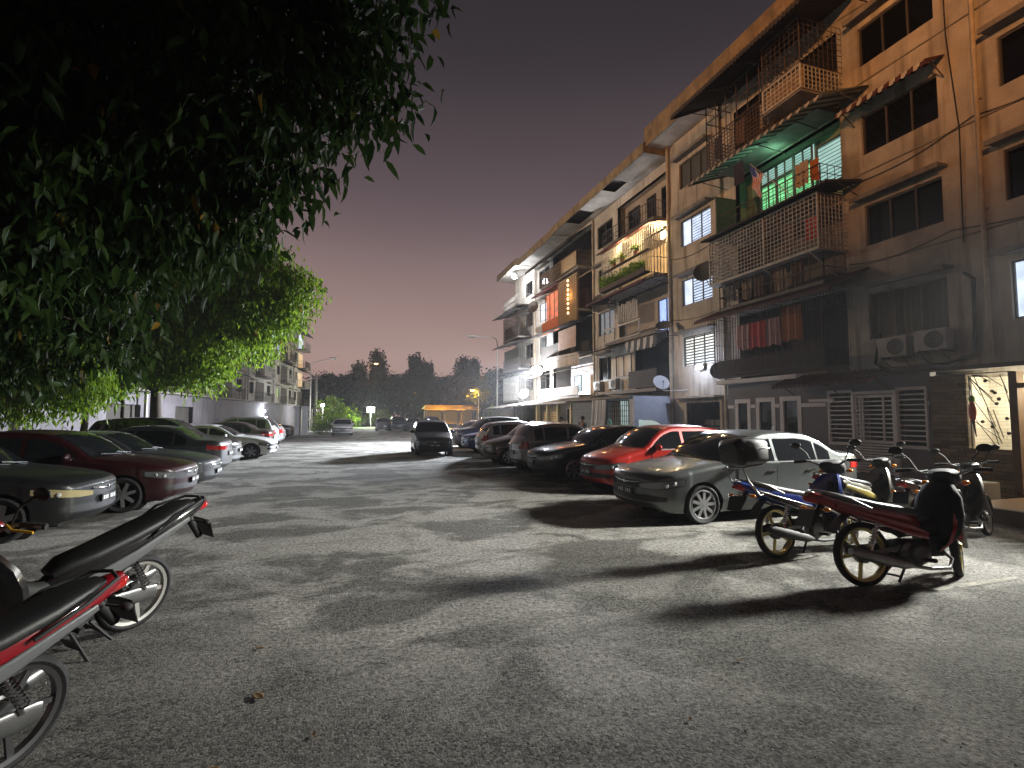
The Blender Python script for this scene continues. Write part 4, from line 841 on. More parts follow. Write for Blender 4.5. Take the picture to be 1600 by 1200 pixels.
def make_car(kind, name, label, cat, pnt, rim='multi', hi=True, group=None, rear_wiper=False, front_chrome=True, hl=None, plate_rear=True):
    P = PROF[kind]; L, Wd, belt, H = P['L'], P['W'], P['belt'], P['H']; f = spl(P['top'])
    root = empty(name, (0, 0, 0), 0, label, cat, group)
    w0 = Wd / 2
    plan = spl([(0, .80), (.06, .885), (.2, .955), (.5, .99), (1.0, 1.0), (L - 1.0, 1.0), (L - .4, .975), (L - .15, .92), (L - .05, .86), (L, .80)])
    zbot = spl([(0, .34), (.05, .25), (.25, .19), (.6, .18), (L - .6, .2), (L - .2, .25), (L - .05, .33), (L, .4)])
    bow = lambda s: interp(s, [(0, .26), (P['cowl'], .17), (P['wt'], .05), (P['wt'] + .4, 0), (P['rg0'] - .1, 0), (P['rg1'], -.1), (L, -.16)])
    rr_ = lambda s: interp(s, [(0, .05), (.4, .09), (P['cowl'], .07), (P['wt'], .075), (P['rg0'], .075), (P['rg1'], .07), (L, .06)])
    def hw(s, z):
        w = w0 * plan(s)
        if z < .42: w -= .07 * ((.42 - z) / .25) ** 2
        if .42 <= z < belt: w -= .018 * math.sin(math.pi * (z - .42) / (belt - .42)) * (1 if 0.5 < s < L - .5 else .4)
        if z > belt: w -= .012 + .36 * (z - belt) ** 1.08
        return w
    def D(s, y, z): return (L / 2 - s - bow(s) * (y / w0) ** 2, y, z)
    def side(s, z, sg, off=.0): return D(s, sg * (hw(s, z) + off), z)
    def topz(s, y):
        zt = f(s); r = rr_(s); h = hw(s, zt - r) - r
        return zt + .028 * (1 - min(1, (y / h)) ** 2)
    def section(s):
        zt, zb, r = f(s), zbot(s), rr_(s); pts = [(0, zb), (hw(s, zb) * .8, zb)]
        NS = 22 if hi else 11
        for k in range(NS + 1):
            z = zb + (zt - r - zb) * k / NS; pts.append((hw(s, z), z))
        h = hw(s, zt - r)
        for k in (1, 2, 3): a = math.pi / 2 * k / 3; pts.append((h - r + r * math.cos(a), zt - r + r * math.sin(a)))
        NT = 6 if hi else 3
        for k in range(1, NT + 1): y = (h - r) * (1 - k / NT); pts.append((y, zt + .028 * (1 - (y / (h - r)) ** 2)))
        return pts
    step = .036 if hi else .085
    ss = sorted(set([0, .015, .04, L - .04, L - .015, L] + [L * k / int(L / step) for k in range(int(L / step) + 1)]))
    mb = MB(); half = [section(s) for s in ss]; n = len(half[0])
    rows = []
    for s, h in zip(ss, half):
        rows.append([D(s, y, z) for y, z in h] + [D(s, -y, z) for y, z in reversed(h[1:-1])])
    # wheel arches: open the flanks round each wheel
    wx = [L / 2 - P['sf'], L / 2 - P['sf'] - P['wb']]; Ra = P['wr'] + .055; zc = P['wr']
    m = len(rows[0]); inside = np.zeros((len(rows), m), bool); A = np.array(rows)
    for cx in wx:
        dx = A[:, :, 0] - cx; dz = A[:, :, 2] - zc; d = np.hypot(dx, dz)
        inside |= (d < Ra) & (np.abs(A[:, :, 1]) > .62 * w0)
    fs = []; move = {}
    for i in range(len(rows) - 1):
        for k in range(m):
            q = [(i, k), (i, (k + 1) % m), (i + 1, (k + 1) % m), (i + 1, k)]; ins = [inside[a] for a in q]
            if all(ins): continue
            for a in q:
                if inside[a]: move[a] = 1
            fs.append(tuple(a * m + b for a, b in q))
    for (i, k) in move:
        p = A[i, k]; cx = min(wx, key=lambda c: abs(c - p[0])); v = np.array([p[0] - cx, p[2] - zc]); l = np.linalg.norm(v) or 1
        if p[2] > .2: A[i, k, 0] = cx + v[0] / l * Ra; A[i, k, 2] = zc + v[1] / l * Ra
    mb.add([tuple(p) for p in A.reshape(-1, 3)], fs)
    for idx, s in ((0, 0), (-1, L)):      # end caps follow the bow of the bumper
        rws = []
        for y, z in half[idx][1:]:
            rws.append([D(s, y * (1 - 2 * c / 10), z) for c in range(11)])
        mb.grid(rws)
    body = mb.build('body', pnt, root, smooth=None)
    me = body.data; bm = bmesh.new(); bm.from_mesh(me); bmesh.ops.remove_doubles(bm, verts=bm.verts, dist=.0006); bmesh.ops.recalc_face_normals(bm, faces=bm.faces); bm.to_mesh(me); bm.free()
    me.polygons.foreach_set('use_smooth', [True] * len(me.polygons)); me.set_sharp_from_angle(angle=R(48))
    ub = MB()
    for cx in wx:
        for sg in (1, -1):
            rw = []
            for k in range(13):
                a = math.pi * (k / 12) ; rw.append([(cx + Ra * .99 * math.cos(a), sg * (w0 - .02), zc + Ra * .99 * math.sin(a)), (cx + Ra * .99 * math.cos(a), sg * (w0 - .3), zc + Ra * .99 * math.sin(a))])
            ub.grid(rw); ub.lathe([(.001, 0), (Ra, 0)], (cx, sg * (w0 - .29), zc), 'y', 20)
    ub.box(-L / 2 + .3, L / 2 - .35, -w0 + .25, w0 - .25, .16, .24); ub.build('underbody', M_under, root)
    # glass
    g = MB(); c0, c1 = P['cowl'] + .05, P['wt'] - .02; rws = []
    for i in range(13):
        s = c0 + (c1 - c0) * i / 12; z = f(s); h = hw(s, z - rr_(s)) - rr_(s) - .015
        rws.append([(lambda p: (p[0] + .004, p[1], p[2]))(D(s, y, topz(s, y) + .007)) for y in [h * (-1 + k / 6) for k in range(13)]])
    g.grid(rws); g.build('windshield', M_glass, root, smooth=60)
    g = MB(); c0, c1 = P['rg0'], P['rg1'] - .03; rws = []
    for i in range(11):
        s = c0 + (c1 - c0) * i / 10; z = f(s); h = hw(s, z - rr_(s)) - rr_(s) - .03
        rws.append([(lambda p: (p[0] - .004, p[1], p[2]))(D(s, y, topz(s, y) + .007)) for y in [h * (-1 + k / 6) for k in range(13)]])
    g.grid(rws); g.build('rear_window', M_glass, root, smooth=60)
    zt_ = lambda s: f(s) - rr_(s) - .025
    def sidewin(s0, s1, sg):
        rws = []
        for i in range(15):
            s = s0 + (s1 - s0) * i / 14; zl = belt + .035; zh = max(zl + .002, min(zt_(s), H - .115))
            rws.append([side(s, zl + (zh - zl) * k / 6, sg, .006) for k in range(7)])
        MB().grid(rws).build('side_window', M_glass, root, smooth=60)
    sA = next(s for s in np.arange(P['cowl'], P['wt'] + .5, .02) if zt_(s) > belt + .05)
    for sg in (1, -1):
        sidewin(sA + .06, P['b'] - .035, sg); sidewin(P['b'] + .05, P['c'] - .02, sg)
        sE = next(s for s in np.arange(P['q'], P['c'], -.02) if zt_(s) > belt + .05)
        if sE > P['c'] + .12: sidewin(P['c'] + .035, sE - .02, sg)
        # doors: skins a few mm proud, with their handles
        for s0, s1 in ((sA + .02, P['b'] - .006), (P['b'] + .012, P['c'] - .06)):
            rws = []
            zlow = .3
            for i in range(13):
                s = s0 + (s1 - s0) * i / 12
                rws.append([side(s, zlow + (belt - .005 - zlow) * k / 12, sg, .010) for k in range(13)])
            # the rear door is cut back by the wheel arch
            keep = MB(); cxs = P['sf'] + P['wb']
            for i in range(12):
                for k in range(12):
                    q = [rws[i][k], rws[i][k + 1], rws[i + 1][k + 1], rws[i + 1][k]]
                    if all(math.hypot(p[0] - wx[1], p[2] - zc) > Ra + .03 for p in q): keep.add(q, [(0, 1, 2, 3)])
            if not keep.v: continue
            d = keep.build('door', pnt, root)
            if True:
                bm = bmesh.new(); bm.from_mesh(d.data); bmesh.ops.remove_doubles(bm, verts=bm.verts, dist=.0006); bmesh.ops.recalc_face_normals(bm, faces=bm.faces); bm.to_mesh(d.data); bm.free()
            d.data.polygons.foreach_set('use_smooth', [True] * len(d.data.polygons))
            hs = s1 - .2; hb = MB(); p = side(hs, belt - .13, sg, .02); q = side(hs + .17, belt - .125, sg, .02)
            hb.tube([side(hs, belt - .13, sg, 0), p, q, side(hs + .17, belt - .125, sg, 0)], .013, 6); hb.build('handle', M_chrome if hi else pnt, d, smooth=60)
        # seams
        sm = MB()
        for s in (sA + .006, P['b'] + .003, P['c'] - .05):
            sm.grid([[side(s, .3 + (belt - .3) * k / 10, sg, .0115), side(s + .012, .3 + (belt - .3) * k / 10, sg, .0115)] for k in range(11)])
        sm.grid([[side(s, belt + .006, sg, .009), side(s, belt + .03, sg, .009)] for s in np.linspace(sA - .02, sE, 20)])
        sm.build('window_trim', M_blk, root)
        # mirrors
        s = sA + .14; p = side(s, belt + .07, sg, .1); mi = MB()
        mi.ell(p, (.06, .11, .075), 12, 8); mi.beam(side(s, belt + .02, sg, -.01), (p[0], p[1] - sg * .05, p[2] - .03), .05, .04); mi.build('side_mirror', pnt, root, smooth=60)
        # lights follow the corners
        def strip(name, m, front, ycap, s_end, zlo, zhi, off=.007):
            s0 = 0 if front else L; pts = []
            N = 14
            for i in range(N + 1):
                q = i / N; zl, zh = zlo(q), zhi(q); row = []
                for k in range(6):
                    z = zl + (zh - zl) * k / 5; hwz = hw(s0, z)
                    if q < .4:
                        y = hwz * (ycap + (1 - ycap) * q / .4); p = D(s0, sg * y, z); row.append((p[0] + (off if front else -off), p[1], p[2]))
                    else:
                        s = s_end * (q - .4) / .6; s = s if front else L - s; p = side(s, z, sg, off); row.append((p[0] + (off if front else -off) * max(0, 1 - (q - .4) * 2), p[1], p[2]))
                pts.append(row)
            return MB().grid(pts).build(name, m, root, smooth=70)
        z0 = P['top'][0][1]
        h1 = strip('headlight', hl or M_lens, True, .56, .36, lambda q: z0 - .13 + .11 * max(0, q - .3), lambda q: z0 - .07 + .13 * q - .13 * max(0, q - .7), .010)
        for s_, zz_, r_ in ((.10, z0 - .07, .045), (.21, z0 - .035, .038)):
            q_ = MB(); c_ = side(s_, zz_, sg, -.01); q_.ell((c_[0] + .012, c_[1], c_[2]), (.03, r_, r_ * .9), 12, 8); q_.build('headlamp_bowl', M_bowl, h1, smooth=60)
        strip('headlight_surround', M_blk, True, .53, .39, lambda q: z0 - .145 + .11 * max(0, q - .3), lambda q: z0 - .055 + .13 * q - .13 * max(0, q - .7), .006)
        zr = P['top'][-1][1]
        if kind in ('sedan', 'coupe'): strip('taillight', M_red, False, .5, .3, lambda q: zr - .13 + .02 * q, lambda q: zr - .015 + .07 * max(0, q - .3))
        else: strip('taillight', M_red, False, .78, .22, lambda q: zr - .12, lambda q: zr + (.0 if kind == 'x' else -.01) + (.13 if q > .42 else 0))
        strip('fog_lamp', M_blk, True, .62, .08, lambda q: .36 + .02 * q, lambda q: .47 - .02 * q)
    def cap_patch(name, m, front, y0, zl, zh, off, dz=0):
        s0 = 0 if front else L
        rws = []
        for i in range(11):
            y = y0 * (-1 + i / 5)
            rws.append([(lambda p: (p[0] + (off if front else -off), p[1], p[2]))(D(s0, y, zl + (zh - zl) * k / 3 + dz * (y / y0) ** 2)) for k in range(4)])
        return MB().grid(rws).build(name, m, root, smooth=60)
    z0 = P['top'][0][1]
    cap_patch('grille', M_blk, True, .40, z0 - .13, z0 - .02, .006, .01)
    cap_patch('air_intake', M_blk, True, .46, .36, .46, .006)
    if front_chrome:
        ch = MB(); ch.tube([(lambda p: (p[0] + .012, p[1], p[2]))(D(0, .40 * (-1 + i / 6), z0 - .035 - .03 * (1 - abs(-1 + i / 6)))) for i in range(13)], .011, 6); ch.build('grille_trim', M_chrome, root, smooth=60)
    x = L / 2
    pl = MB(); pl.box(x + .005, x + .022, -.24, .24, z0 - .26, z0 - .15)
    po = pl.build('licence_plate', M_plate, root); tx = MB()
    for k in range(7):
        if k == 3: continue
        tx.box(x + .022, x + .024, -.20 + k * .06, -.165 + k * .06, z0 - .235, z0 - .175)
    tx.build('plate_characters', M_white, po)
    if plate_rear:
        zr = P['top'][-1][1] - .2; pl = MB(); pl.box(-x - .02, -x - .004, -.24, .24, zr - .1, zr + .02); po = pl.build('licence_plate', M_plate, root); tx = MB()
        for k in range(7):
            if k == 3: continue
            tx.box(-x - .0225, -x - .0205, -.20 + k * .06, -.165 + k * .06, zr - .07, zr - .01)
        tx.build('plate_characters', M_white, po)
    if hi:
        for sg in (1, -1):
            q = MB(); rw = []
            for k in range(17):
                s = .16 + (P['cowl'] - .14) * k / 16; h = hw(s, f(s) - rr_(s)) - rr_(s); rw.append([(lambda p_: (p_[0], p_[1], p_[2]))(D(s, sg * (h - .03 + w_), topz(s, h - .03) + .004)) for w_ in (-.005, .005)])
            q.grid(rw); q.build('bonnet_seam', M_blk, root)
        q = MB(); q.tube([D(P['rg0'] - .12, 0, topz(P['rg0'] - .12, 0)), (lambda p_: (p_[0] - .16, p_[1], p_[2] + .16))(D(P['rg0'] - .12, 0, topz(P['rg0'] - .12, 0)))], .006, 5); q.build('aerial', M_blk, root)
        p_ = D(0, 0, z0 - .06); q = MB(); q.ell((p_[0] + .014, 0, p_[2]), (.01, .055, .035), 14, 8); q.build('front_badge', M_chrome, root, smooth=60)
        q = MB(); zr_ = P['top'][-1][1]; p_ = D(L, 0, zr_ - .05); q.ell((p_[0] - .006, 0, p_[2]), (.01, .05, .035), 14, 8); q.build('rear_badge', M_chrome, root, smooth=60)
        q = MB()
        for sg in (1, -1): q.grid([[D(.34, sg * (hw(.34, zz) + .006), zz), D(.348, sg * (hw(.348, zz) + .006), zz)] for zz in np.linspace(.30, z0 - .13, 8)])
        q.build('bumper_seam', M_blk, root)
    for i, cx in enumerate(wx):
        for sg in (1, -1): wheel_part(root, cx, sg * (w0 - .105), P['wr'], rim, sg, hi)
    if hi:
        wp = MB(); s = P['cowl'] + .02
        for a, b in ((.5, -.05), (-.05, -.55)): wp.tube([D(s, a, topz(s, a) + .015), D(s + .1, b, topz(s + .1, b) + .02)], .008, 5)
        wp.build('wiper', M_blk, root)
    return root, P
def park(c, x, y, deg):
    r, P = c; r.location = (x, y, 0); r.rotation_euler = (0, 0, R(deg)); return r
def nose(c, x, y, deg):
    """park with the front bumper at x,y"""
    r, P = c; a = R(deg); h = P['L'] / 2; return park(c, x - math.cos(a) * h, y - math.sin(a) * h, deg)
def tail(c, x, y, deg):
    r, P = c; a = R(deg); h = P['L'] / 2; return park(c, x + math.cos(a) * h, y + math.sin(a) * h, deg)
GR = 'cars parked nose or tail to the lane on the right'; GL = 'cars parked in the row on the left'
p_grey = paint('grey_paint', (.12, .13, .13), .55); p_red = paint('red_paint', (.42, .022, .015), .15); p_black = paint('black_paint', (.012, .013, .015), .3)
p_silver = paint('silver_paint', (.33, .34, .35), .6); p_bronze = paint('bronze_paint', (.20, .16, .13), .6); p_lsil = paint('light_silver_paint', (.45, .45, .46), .5)
p_blue = paint('blue_paint', (.02, .035, .16), .4); p_dgrey = paint('dark_grey_paint', (.055, .058, .062), .5); p_white = paint('white_paint', (.72, .72, .72), 0)
p_maroon = paint('maroon_paint', (.024, .003, .005), .1, .38, .3); p_dsil = paint('dull_silver_paint', (.06, .064, .068), .3, .36, .35); p_brown = paint('brown_paint', (.07, .055, .05), .4)
p_dullblack = paint('dull_black_paint', (.009, .0095, .0105), .1, .4, .25); M_lensy = mat('yellowed_lens', (.5, .42, .22), .12, .4, coat=1)  # near-black paint with a weak coat
CARS = []
def C(*a): CARS.append(a[0]); return a[0]
nose(make_car('sedan', 'sedan_car', 'grey four door sedan with silver many spoke wheels behind the blue motorcycle', 'car', p_grey, 'ten', True, GR), 4.58, 7.92, 180)
nose(make_car('hatch', 'hatchback_car', 'bright red hatchback between the grey sedan and the black car', 'car', p_red, 'five', True, GR), 5.3, 10.95, 180)
nose(make_car('sedan', 'sedan_car', 'black sedan parked just beyond the bright red hatchback', 'car', p_black, 'multi', True, GR), 4.85, 13.5, 180)
tail(make_car('hatch', 'hatchback_car', 'silver hatchback with its rear to the lane just beyond the black sedan', 'car', p_silver, 'multi', True, GR), 5.05, 15.85, 0)
nose(make_car('hatch', 'hatchback_car', 'bronze grey car nosing out between the two silver hatchbacks', 'car', p_bronze, 'multi', True, GR), 4.75, 18.3, 180)
tail(make_car('hatch', 'hatchback_car', 'pale silver hatchback with its rear to the lane beyond the bronze car', 'car', p_lsil, 'multi', True, GR), 5.2, 21.2, 0)
nose(make_car('sedan', 'sedan_car', 'blue car in the right row beyond the pale silver hatchback', 'car', p_blue, 'multi', False, GR), 5.3, 24.6, 180)
nose(make_car('suv', 'suv_car', 'dark grey tall car in the right row beyond the blue one', 'car', p_dgrey, 'multi', False, GR), 5.4, 28.3, 180)
nose(make_car('sedan', 'sedan_car', 'dark far sedan at the end of the right row', 'car', p_brown, 'multi', False, GR), 5.3, 32.0, 180)
nose(make_car('hatch', 'hatchback_car', 'dark grey hatchback standing in the lane and facing the viewer', 'car', p_dgrey, 'five', True), 3.62, 22.3, -93)
nose(make_car('sedan', 'sedan_car', 'white sedan far down the lane facing the viewer', 'car', p_white, 'multi', False), -.48, 48.2, -90)
# left row
nose(make_car('sedan', 'sedan_car', 'black sedan with yellowed headlamps nearest on the left', 'car', p_dullblack, 'plain', True, GL, hl=M_lensy), -3.6, 9.75, 0)
nose(make_car('sedan', 'sedan_car', 'dark maroon sedan second in the left row', 'car', p_maroon, 'multi', True, GL), -2.95, 11.95, 0)
nose(make_car('coupe', 'sedan_car', 'dull silver old sedan nosing out beside the maroon one', 'car', p_dsil, 'multi', True, GL), -3.0, 14.25, 0)
tail(make_car('sedan', 'sedan_car', 'grey sedan with red tail lamps to the lane fourth on the left', 'car', p_dsil, 'multi', True, GL), -3.25, 16.8, 180)
nose(make_car('suv', 'suv_car', 'black tall car with dark roof behind the grey sedan on the left', 'car', p_black, 'multi', False, GL), -3.45, 19.4, 0)
nose(make_car('coupe', 'coupe_car', 'white coupe with dark wheels nosing out on the left', 'car', p_white, 'plain', True, GL), -2.85, 23.9, 0)
tail(make_car('sedan', 'sedan_car', 'dark brown sedan showing tail lamps just beyond the white coupe', 'car', p_brown, 'multi', False, GL), -3.4, 27.3, 180)
tail(make_car('suv', 'suv_car', 'silver tall wagon standing beyond the dark brown sedan', 'car', p_lsil, 'multi', False, GL), -3.6, 30.6, 180)
tail(make_car('hatch', 'hatchback_car', 'silver hatchback far down the left row', 'car', p_silver, 'multi', False, GL), -3.7, 34.6, 180)
nose(make_car('suv', 'suv_car', 'dark pickup like car at the far end of the left row', 'car', p_black, 'multi', False, GL), -4.0, 43.5, 0)
GF = 'dark cars parked far down the lane'
for i, (x, y, k, pp, t) in enumerate(((3.9, 62, 'hatch', p_silver, 'silver hatchback leftmost of the far cars'), (5.6, 60.5, 'suv', p_black, 'black tall car among the far cars'), (7.4, 60, 'sedan', p_dgrey, 'dark grey sedan right among the far cars'), (9.3, 58, 'suv', p_blue, 'dark blue tall car among the far cars'))):
    nose(make_car(k, 'parked_car', t, 'car', pp, 'multi', False, GF), x, y, -92)
# ---------------------------------------------------------------- motorcycles (underbone mopeds)
M_seat = mat('seat_vinyl', (.013, .013, .014), .5, bump=.08, bscale=90)
M_steel = mat('dull_steel', (.28, .28, .28), .4, .85, var=.3, vscale=9)
M_gold = mat('gold_rim', (.48, .40, .16), .35, .75)
M_rimw = mat('silver_rim', (.62, .61, .58), .35, .6)
M_eng = mat('engine_metal', (.13, .13, .13), .5, .7, var=.4, vscale=14)
M_grime = mat('matt_black', (.015, .015, .015), .7)
M_yel = mat('yellow_plastic', (.65, .38, .02), .4)
M_orange = mat('orange_lens', (.7, .22, .01), .2)
def bike_wheel(par, x, r, rimm, steer=None):
    w = MB(); w.lathe([(r - .05, .022), (r - .03, .034), (r - .008, .024), (r, 0), (r - .008, -.024), (r - .03, -.034), (r - .05, -.022)], (x, 0, r), 'y', 40, closed=True)
    t = w.build('wheel', M_tyre, par, smooth=50)
    m = MB(); m.lathe([(r - .052, .022), (r - .046, .026), (r - .068, .020), (r - .068, -.020), (r - .046, -.026), (r - .052, -.022)], (x, 0, r), 'y', 40)
    m.lathe([(.001, .05), (.035, .05), (.045, .03), (.05, 0), (.045, -.03), (.035, -.05), (.001, -.05)], (x, 0, r), 'y', 16)
    for k in range(5):
        a = 2 * math.pi * k / 5 + .5; ca, sa = math.cos(a), math.sin(a); cb, sb = math.cos(a + .22), math.sin(a + .22)
        m.beam((x + ca * .035, 0, r + sa * .035), (x + cb * (r - .066), 0, r + sb * (r - .066)), .018, .03, upv=(-sa, 0, ca))
    m.build('rim', rimm, t, smooth=40)
    d = MB(); d.lathe([(.001, -.03), (.075, -.034), (.08, -.028), (.08, .028), (.075, .034), (.001, .03)], (x, 0, r), 'y', 20); d.build('brake_hub', M_eng, t, smooth=40)
    return t
def make_moped(name, label, pm, rimm=M_gold, pm2=None, topbox=False, steer=0, exm=M_steel, rack=True, cover=False, visor=None, lever=None, signal=M_orange, tailup=0., group='mopeds parked across the asphalt', seatm=None, flank=None):
    pm2 = pm2 or M_grime; root = empty(name, (0, 0, 0), 0, label, 'motorcycle', group); WB, r = 1.23, .285
    bike_wheel(root, 0, r, rimm)
    T = tailup
    # swingarm, chain case, shocks
    s = MB()
    for y in (.085, -.085): s.beam((-.03, y, r), (.42, y * 1.1, .36), .022, .05)
    s.build('swingarm', M_steel, root, bevel=.004)
    s = MB(); s.body([(-.09, r + .01, .012, .05, .1), (0, r + .015, .014, .062, .1), (.2, r + .03, .014, .045, .1), (.42, r + .05, .014, .06, .1)]); s.build('chain_case', M_steel if not topbox else M_grime, root, smooth=60)
    for y in (.115, -.115):
        s = MB(); s.tube([(.0, y, r + .05), (.12, y * .9, .60)], .012, 8)
        pts = []
        for k in range(73):
            t = k / 72; a = t * 2 * math.pi * 9; p = Vector((.0, y, r + .09)).lerp(Vector((.11, y * .92, .57)), t); pts.append((p.x + .026 * math.cos(a) * .9, p.y + .026 * math.sin(a), p.z - .026 * math.cos(a) * .2))
        s.tube(pts, .0065, 5); s.build('shock_absorber', M_chrome, root, smooth=60)
    # engine and exhaust
    g = MB(); g.body([(.33, .30, .09, .10), (.42, .29, .12, .125), (.55, .28, .13, .12), (.63, .29, .10, .10)]); g.body([(.60, .31, .07, .06), (.66, .32, .075, .075), (.80, .345, .07, .07), (.88, .36, .05, .05)])
    for k in range(6): g.box(.64 + k * .028, .648 + k * .028, -.085, .085, .25, .42)
    for sg in (1, -1): g.lathe([(.001, sg * .15), (.07, sg * .148), (.085, sg * .13), (.09, sg * .08)], (.47, 0, .285), 'y', 18)
    g.build('engine', M_eng, root, smooth=40)
    x = MB(); x.tube([(.80, -.04, .30), (.86, -.08, .22), (.78, -.12, .15), (.55, -.15, .16), (.3, -.155, .20)], .016, 8)
    x.body([(.36, .195, .022, .022, -.155), (.28, .21, .042, .042, -.16), (.05, .265, .048, .05, -.165), (-.2, .33, .046, .047, -.17), (-.26, .345, .03, .03, -.17)])
    x.build('exhaust', exm, root, smooth=50)
    # frame spine, footrests, stands
    f = MB(); f.tube([(.98, 0, .78), (.86, 0, .56), (.62, 0, .46), (.42, 0, .44), (.2, 0, .56), (-.2, 0, .70 + T * .5)], .028, 8)
    f.tube([(.5, .2, .24), (.5, -.2, .24)], .013, 6); f.tube([(.2, .2, .30), (.2, -.2, .30)], .012, 6); f.tube([(.2, .17, .30), (.35, .1, .38)], .01, 6); f.tube([(.2, -.17, .30), (.35, -.1, .38)], .01, 6)
    f.build('frame', M_grime, root, smooth=60)
    for y in (.19, -.19):
        q = MB(); q.tube([(.5, y * .8, .24), (.5, y * 1.35, .245)], .019, 8); q.build('footrest', M_grime, root, smooth=60)
    q = MB()
    for y in (.1, -.1): q.tube([(.36, y, .22), (.22, y * 1.35, .06 if y < 0 else .05)], .012, 6)
    q.tube([(.25, -.13, .1), (.25, .13, .1)], .01, 6); q.build('centre_stand', M_grime, root, smooth=60)
    q = MB(); q.tube([(.5, .14, .2), (.44, .30, .0)], .012, 6); q.box(.41, .47, .28, .32, .0, .012); q.build('side_stand', M_grime, root)
    # tail body, seat, side panels
    b = MB(); b.body([(.60, .50, .06, .07), (.48, .56, .115, .10), (.25, .62 + T * .2, .135, .10), (0, .68 + T * .5, .13, .085), (-.25, .745 + T * .85, .105, .065), (-.42, .80 + T, .07, .045), (-.50, .835 + T * 1.1, .03, .022)], 18, p=2.8); b.build('tail_cowl', pm, root, smooth=60)
    fl = MB()
    for sg in (1, -1): fl.body([(.62, .44, .012, .035, sg * .10), (.42, .50, .014, .055, sg * .125), (.1, .60 + T * .4, .014, .04, sg * .138), (-.3, .735 + T * .9, .012, .02, sg * .108)])
    fl.build('side_panel', flank or pm2, root, smooth=60)
    st = MB(); st.body([(.60, .60, .07, .028), (.52, .645, .11, .045), (.35, .675 + T * .1, .125, .05), (.12, .715 + T * .45, .13, .05), (-.1, .765 + T * .7, .12, .05), (-.28, .815 + T, .095, .04), (-.38, .835 + T, .05, .02)], 18, p=3); st.build('seat', seatm or M_seat, root, smooth=60)
    # rear fender, lamp, plate
    q = MB(); rows = []
    for k in range(12):
        a = R(40 + (85 if tailup else 110) * k / 11); rows.append([(math.cos(a) * (r + .05), y, r + .03 + math.sin(a) * (r + .06) + T * .3 * max(0, -math.cos(a))) for y in (-.06, -.03, 0, .03, .06)])
    q.grid(rows); q.tube([(-.35, 0, .74 + T), (-.50, 0, .56 + T * .6)], .03, 8); q.build('rear_fender', M_grime, root, smooth=60)
    q = MB(); q.body([(-.42, .775 + T, .06, .03), (-.49, .795 + T, .055, .035), (-.53, .80 + T, .03, .02)]); q.build('tail_lamp', M_red, root, smooth=60)
    for sg in (1, -1):
        q = MB(); q.beam((-.40, sg * .04, .70 + T * .8), (-.42, sg * .13, .70 + T * .8), .012); q.ell((-.43, sg * .15, .70 + T * .8), (.03, .035, .022)); q.build('turn_signal', signal, root, smooth=60)
    q = MB(); q.add([(-.50, -.10, .70 + T * .7), (-.50, .10, .70 + T * .7), (-.56, .10, .55 + T * .6), (-.56, -.10, .55 + T * .6), (-.508, -.10, .70 + T * .7), (-.508, .10, .70 + T * .7), (-.568, .10, .55 + T * .6), (-.568, -.10, .55 + T * .6)], [(0, 1, 2, 3), (7, 6, 5, 4), (0, 4, 5, 1), (1, 5, 6, 2), (2, 6, 7, 3), (3, 7, 4, 0)]); q.build('licence_plate', M_plate, root)
    q = MB(); q.tube([(.02, .15, .70 + T * .5), (-.2, .16, .80 + T), (-.40, .10, .86 + T), (-.44, 0, .87 + T), (-.40, -.10, .86 + T), (-.2, -.16, .80 + T), (.02, -.15, .70 + T * .5)], .011, 8); q.build('grab_rail', M_steel if rack else M_grime, root, smooth=60)
    if topbox:
        q = MB()
        for sg in (1, -1): q.tube([(-.12, sg * .1, .72), (-.30, sg * .12, .70), (-.44, sg * .12, .86), (-.50, sg * .12, 1.0), (-.20, sg * .12, 1.03)], .012, 8)
        q.tube([(-.50, -.12, 1.0), (-.50, .12, 1.0)], .012, 6); q.build('rack', M_steel, root, smooth=60)
        tb = MB(); tb.body([(-.12, 1.17, .12, .09), (-.17, 1.17, .18, .14), (-.33, 1.175, .21, .155), (-.50, 1.17, .19, .15), (-.56, 1.16, .13, .10)], 22, p=4); tbo = tb.build('top_box', M_blk, root, smooth=40)
        q = MB(); q.body([(-.13, 1.20, .17, .014), (-.3, 1.205, .216, .014), (-.52, 1.20, .18, .014)], 16, p=5); q.build('lid_band', M_alloyd, tbo, smooth=50)
        q = MB(); q.lathe([(.001, 0), (.03, 0), (.03, -.01)], (-.562, 0, 1.19), 'x', 14); q.build('lock', M_chrome, tbo)
    # front end turns about the steering head
    piv = empty('front_fork', (.985, 0, .80), 0); piv.parent = root
    hx = -.985; hz = -.80
    def F(mb, nm, m, sm=50):
        o = mb.build(nm, m, piv, smooth=sm); o.matrix_parent_inverse = Matrix.Translation((hx, 0, hz)); return o
    t = bike_wheel(piv, WB, r, rimm); t.matrix_parent_inverse = Matrix.Translation((hx, 0, hz))
    q = MB()
    for y in (.075, -.075): q.tube([(WB, y, r), (1.12, y, .56)], .021, 8); q.tube([(1.12, y, .56), (1.02, y * .7, .80)], .014, 8)
    q.beam((1.05, -.07, .74), (1.05, .07, .74), .05, .03); F(q, 'fork_leg', M_steel)
    q = MB(); rows = []
    for k in range(14):
        a = R(10 + 125 * k / 13); w = .055 + .012 * math.sin(math.pi * k / 13); rr = r + .035
        rows.append([(WB + math.cos(a) * (rr - abs(v) ** 2 * .03), v * w, r + math.sin(a) * (rr - abs(v) ** 2 * .03)) for v in (-1, -.8, -.4, 0, .4, .8, 1)])
    q.grid(rows); q.body([(1.16, .36, .075, .03), (1.13, .5, .08, .035), (1.10, .60, .06, .03)], 14); F(q, 'front_fender', pm)
